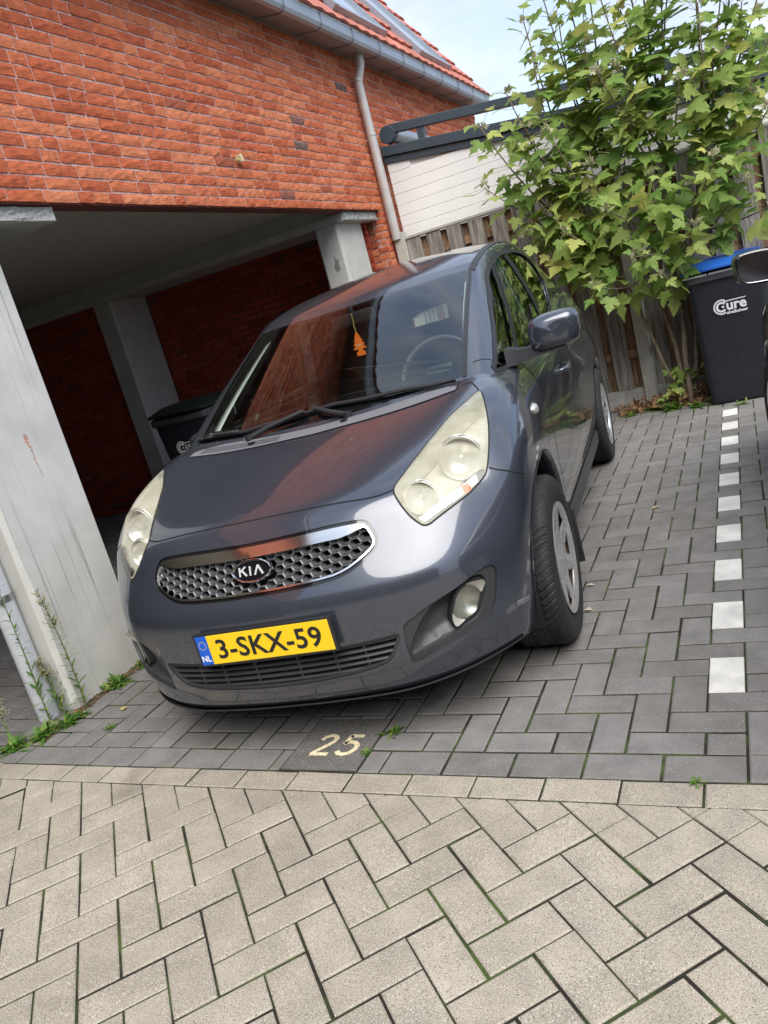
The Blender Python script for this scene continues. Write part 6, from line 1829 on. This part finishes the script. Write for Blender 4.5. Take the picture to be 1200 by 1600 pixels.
    # --- door handles, side lamps, badges
    for sg in (1, -1):
        F_ = (lambda m: m) if sg > 0 else mirror_mb
        for y, z in ((1.95, .84), (2.86, .905)):
            hd = MB(); px = SBODY.near((.9, y, z))[0].x
            hd.tube([(px - .004, y - .08, z - .003), (px + .022, y - .065, z), (px + .030, y, z + .004), (px + .028, y + .06, z + .006), (px - .002, y + .085, z + .006)], [.009, .012, .013, .012, .010], 10)
            h_ = part(F_(hd), 'door_handle', M['paint'])
            cu = MB(); p, n, _ = SBODY.near((.9, y, z)); cu.loft([[(px + .0012, y + math.cos(2 * PI * k / 20) * .05 * q, z + math.sin(2 * PI * k / 20) * .032 * q) for k in range(20)] for q in (1, .02)]); part(F_(cu), 'handle_cup', M['black'], h_)
        sl2 = MB(); p, n, _ = SBODY.near((.86, .930, .842)); t1 = n.cross(Vector((0, 0, 1))).normalized(); t2 = n.cross(t1)
        sl2.loft([[p + (t1 * math.cos(2 * PI * k / 24) * .034 + t2 * math.sin(2 * PI * k / 24) * .020) * q + n * h for k in range(24)] for q, h in ((1, -.002), (.95, .006), (.7, .011), (.05, .013))], 0, True, False)
        part(F_(sl2), 'side_repeater', M['reflector'])
    # --- arch liners, mud flaps, sills, underside
    ub = MB(); ub.bbox((-.66, .30, .20), (.66, 3.85, .34), .02); ub.bbox((-.45, .26, .18), (.45, 3.9, .22), .01); ub.bbox((-.74, 1.25, .19), (.74, 2.98, .30), .02)
    part(ub, 'underbody', M['black'])
    for y, r_ in ((.820, .363), (3.43, .352)):
        for sg in (1, -1):
            al = MB(); n = 40; rings = []
            for k in range(n + 1):
                a = R(-25) + R(230) * k / n; c, s_ = math.cos(a), math.sin(a)
                rings.append([(sg * .50, y + c * r_, AZ + s_ * r_), (sg * .80, y + c * r_, AZ + s_ * r_)])
            al.loft(rings, 0, False, False)
            lip = MB(); rg_ = []
            for k in range(n + 1):
                a = R(-12) + R(204) * k / n; c, s_ = math.cos(a), math.sin(a); q = SBODY.near((sg * .86, y + c * (r_ + .006), AZ + s_ * (r_ + .006)))[0]
                rg_.append([(q.x + sg * .0015, y + c * (r_ + .012), AZ + s_ * (r_ + .012)), (q.x + sg * .003, y + c * (r_ + .004), AZ + s_ * (r_ + .004)), (q.x - sg * .012, y + c * (r_ - .004), AZ + s_ * (r_ - .004)), (q.x - sg * .05, y + c * r_, AZ + s_ * r_)])
            lip.loft(rg_, 0, False, False); part(lip, 'arch_lip', M['paint'])
            bk_ = [(sg * .50, y + math.cos(2 * PI * k / 40) * r_, AZ + math.sin(2 * PI * k / 40) * r_) for k in range(40)]
            al.add(bk_, [tuple(range(40))]); part(al, 'arch_liner', M['black'])
    for sg in (1, -1):
        mf = MB(); mf.bbox((.62, 1.165, .13), (.862, 1.178, .36), .005); mf.bbox((.70, 1.150, .30), (.855, 1.165, .40), .006)
        part(mf if sg > 0 else mirror_mb(mf), 'mud_flap', M['blacktrim'])
        si = MB(); rings = []
        for y in np.linspace(1.21, 3.03, 24):
            x = SBODY.near((.86, y, .26))[0].x; rings.append([(x + .004, y, .285), (x + .012, y, .262), (x + .006, y, .20), (x - .03, y, .175), (x - .10, y, .20)])
        si.loft(rings, 0, False, False); part(si if sg > 0 else mirror_mb(si), 'sill', M['bezel'])
    # --- wheels
    tme, rme, cme = wheel_meshes(); base = {}
    for nm, mb, mt_ in (('tyre', tme, 'rubber'), ('rim', rme, 'rusty'), ('wheel_cover', cme, 'hubcap')):
        me = bpy.data.meshes.new(nm); me.from_pydata(mb.v, [], mb.f); me.update(); me.materials.append(M[mt_])
        me.polygons.foreach_set('use_smooth', [True] * len(me.polygons)); me.set_sharp_from_angle(angle=R(35)); base[nm] = me
    for x, y, st_ in ((.746, .815, 0), (-.746, .815, 0), (.745, 3.43, 0), (-.745, 3.43, 0)):
        e_ = obj('wheel', base['tyre'], car); e_.location = (x, y, .315)
        fl_ = 0 if x > 0 else PI
        e_.rotation_euler = (R(23 if y < 2 else 47), 0, fl_ + R(st_))
        e_.rotation_mode = 'XYZ'
        for nm in ('rim', 'wheel_cover'): obj(nm, base[nm], e_)
        if y < 2 and x > 0:
            pass
    # --- interior
    it = MB(); it.bbox((-.70, 1.10, .25), (.70, 3.75, .33), .02); it.bbox((-.76, 1.0, .30), (-.70, 3.6, .95), .02); it.bbox((.70, 1.0, .30), (.76, 3.6, .95), .02); it.bbox((-.68, 3.55, .3), (.68, 3.62, 1.0), .02)
    itr = part(it, 'cabin_tub', M['dash'])
    da = MB(); rings = []
    for x in np.linspace(-.66, .66, 21):
        h = 0.02 * math.exp(-((x - .33) / .16) ** 2)
        rings.append([(x, .98 + .1 * abs(x) * 0, .955), (x, 1.15, .975 + h * .4), (x, 1.38, .985 + h), (x, 1.48, .955 + h), (x, 1.50, .80), (x, 1.42, .60), (x, 1.0, .60)])
    da.loft(rings); part(da, 'dashboard', M['dash'])
    sw_ = MB(); SM = Matrix.Translation((.34, 1.60, .985)) @ Matrix.Rotation(R(-28), 4, 'X')
    for k in range(40):
        pass
    cpts = [SM @ Vector((math.cos(2 * PI * k / 40) * .185, 0, math.sin(2 * PI * k / 40) * .185)) for k in range(41)]
    sw_.tube(cpts, .014, 10, 0, False)
    sw_.bbox((-.07, -.02, -.06), (.07, .03, .05), .02, 0, SM)
    for a in (0, 180, 270):
        d = Vector((math.cos(R(a)), 0, math.sin(R(a)))); sw_.tube([SM @ (d * .04), SM @ (d * .18)], .016, 8)
    part(sw_, 'steering_wheel', M['bezel'])
    def seat(cx, y0, w_, hr, nm='seat'):
        s_ = MB(); s_.bbox((cx - w_ / 2, y0 - .48, .42), (cx + w_ / 2, y0 + .05, .60), .06)
        MM = Matrix.Translation((cx, y0, .55)) @ Matrix.Rotation(R(-18), 4, 'X'); s_.bbox((-w_ / 2 * .96, -.06, 0), (w_ / 2 * .96, .07, .62), .06, 0, MM)
        so_ = part(s_, nm, M['seat'])
        for hx in hr:
            h_ = MB(); h_.bbox((hx - .125, -.05, .65), (hx + .125, .05, .82), .045, 0, MM)
            for q in (-.05, .05): h_.tube([MM @ Vector((hx + q, 0, .58)), MM @ Vector((hx + q, 0, .70))], .006, 8)
            part(h_, 'headrest', M['seat'], so_)
    seat(.36, 2.22, .50, (0,)); seat(-.36, 2.22, .50, (0,)); seat(0, 3.15, 1.22, (-.40, .40), 'rear_seat')
    rvm = MB(); rvm.bbox((-.115, 1.60, 1.315), (.115, 1.625, 1.375), .012); rvm.tube([(0, 1.615, 1.37), (0, 1.60, 1.405)], .010, 8); part(rvm, 'rear_view_mirror', M['blacktrim'])
    for sg in (1, -1):
        tr2 = MB()
        for t0, t1 in ((.1, 2.9),):
            n = 12; A_, B_ = [], []
            for k in range(n + 1):
                t = t0 + (t1 - t0) * k / n
                for L__, s_, of in ((A_, 5.10, -.050), (B_, 6.9, -.050)):
                    q = SGREEN.near(GREEN.pt(sg * s_, t)); L__.append(q[0] + q[1] * of)
            tr2.add(A_ + B_, [(i, i + 1, n + 2 + i, n + 1 + i) for i in range(n)])
        part(tr2, 'inner_pillar_trim', M['pale_trim'])
        bp2 = MB(); bp2.bbox((sg * .66 - .02, 2.24, .6), (sg * .66 + .02, 2.36, 1.0), .01); bp2.loft([[(sg * .70, 2.24, 1.0), (sg * .64, 2.24, 1.0), (sg * .64, 2.38, 1.0), (sg * .70, 2.38, 1.0)], [(sg * .60, 2.20, 1.44), (sg * .56, 2.20, 1.44), (sg * .56, 2.32, 1.44), (sg * .60, 2.32, 1.44)]])
        part(bp2, 'middle_pillar_trim', M['pale_trim'])
    hl_ = MB(); n = 10; vs = []
    for i in range(n + 1):
        for k in range(n + 1):
            x = -.52 + 1.04 * i / n; y = 1.80 + 1.6 * k / n; q = SGREEN.shoot((x, y, 3), (0, 0, -1)); vs.append(q[0] - Vector((0, 0, .03)))
    hl_.add(vs, [(i * (n + 1) + k, i * (n + 1) + k + 1, (i + 1) * (n + 1) + k + 1, (i + 1) * (n + 1) + k) for i in range(n) for k in range(n)]); part(hl_, 'headliner', M['pale_trim'])
    return car
CARX, CARY = -1.337, -0.018
car = build_car((CARX, CARY, 0), CTH, 'dark slate-grey five-door car parked nose out, its headlights yellowed with age', 'car')

# orange air freshener hanging from the mirror: its own thing
def in_car(p): return Matrix.Translation((CARX, CARY, 0)) @ Matrix.Rotation(CTH, 4, 'Z') @ RB @ Vector(p)
fa = empty('air_freshener', tuple(in_car((-.006, 1.60, 1.17))), CTH, 'orange tree-shaped card hanging on a thin string behind the windscreen', 'air freshener')
ft = MB(); sil = [(0, .080), (.010, .066), (.006, .064), (.017, .052), (.010, .050), (.024, .036), (.015, .034), (.030, .017), (.020, .014), (.034, -.003), (.012, -.004), (.012, -.014), (.022, -.017), (.022, -.034)]
sl3 = sil + [(-x, z) for x, z in reversed(sil[1:])]
A_ = [(x, -.001, z + .035) for x, z in sl3]; B_ = [(x, .001, z + .035) for x, z in sl3]; n = len(sl3)
vs, fs = fill_poly([(x, z + .035) for x, z in sl3], lambda u, v: (u, 0, v))
ft.add([(v[0], -.001, v[2]) for v in vs], fs); ft.add([(v[0], .001, v[2]) for v in vs], [tuple(reversed(f)) for f in fs])
ft.add(A_ + B_, [(i, (i + 1) % n, n + (i + 1) % n, n + i) for i in range(n)])
for z in (.052, .046): ft.box((-.014, -.0016, z), (.014, -.0011, z + .003), 1)
ft.build('card', [basic('bright_orange_card', (.95, .20, .015), .6), basic('pale_orange_print', (.95, .5, .3), .6)], fa)
ss = MB(); ss.tube([(0, 0, .115), (-.002, 0, .14), (.002, 0, .165), (0, 0, .20)], .0016, 6); ss.build('string', basic('yellow_string', (.65, .6, .12), .7), fa)

# second car: black, nose to the fence, only its left mirror and flank reach into the picture
blackp = basic('black_car_paint', (.006, .006, .008), .22, coat=1.0)
def copy_tree(o, parent=None):
    c = o.copy(); COL.objects.link(c); c.parent = parent
    for ch in list(o.children): copy_tree(ch, c)
    return c
car2 = copy_tree(car)
car2['label'] = 'black car at the right edge, its wing mirror glass in front of the blue-lidded bin'
car2.location = (.927, 3.463, 0); car2.rotation_euler = (0, 0, PI + R(9))
def repaint(o):
    if o.type == 'MESH':
        for i, s in enumerate(o.material_slots):
            if s.material == M['paint']: s.link = 'OBJECT'; s.material = blackp
    for ch in o.children: repaint(ch)
repaint(car2)
for ch in list(car2.children):
    if ch.name.startswith('licence_plate'):
        for g_ in list(ch.children): bpy.data.objects.remove(g_)
        bpy.data.objects.remove(ch)
    elif ch.name.startswith('wheel'):
        for a_, st_ in ((ch, 0),): ch.rotation_euler[2] = ch.rotation_euler[2] + R(0) if ch.location.y < 2 else ch.rotation_euler[2]
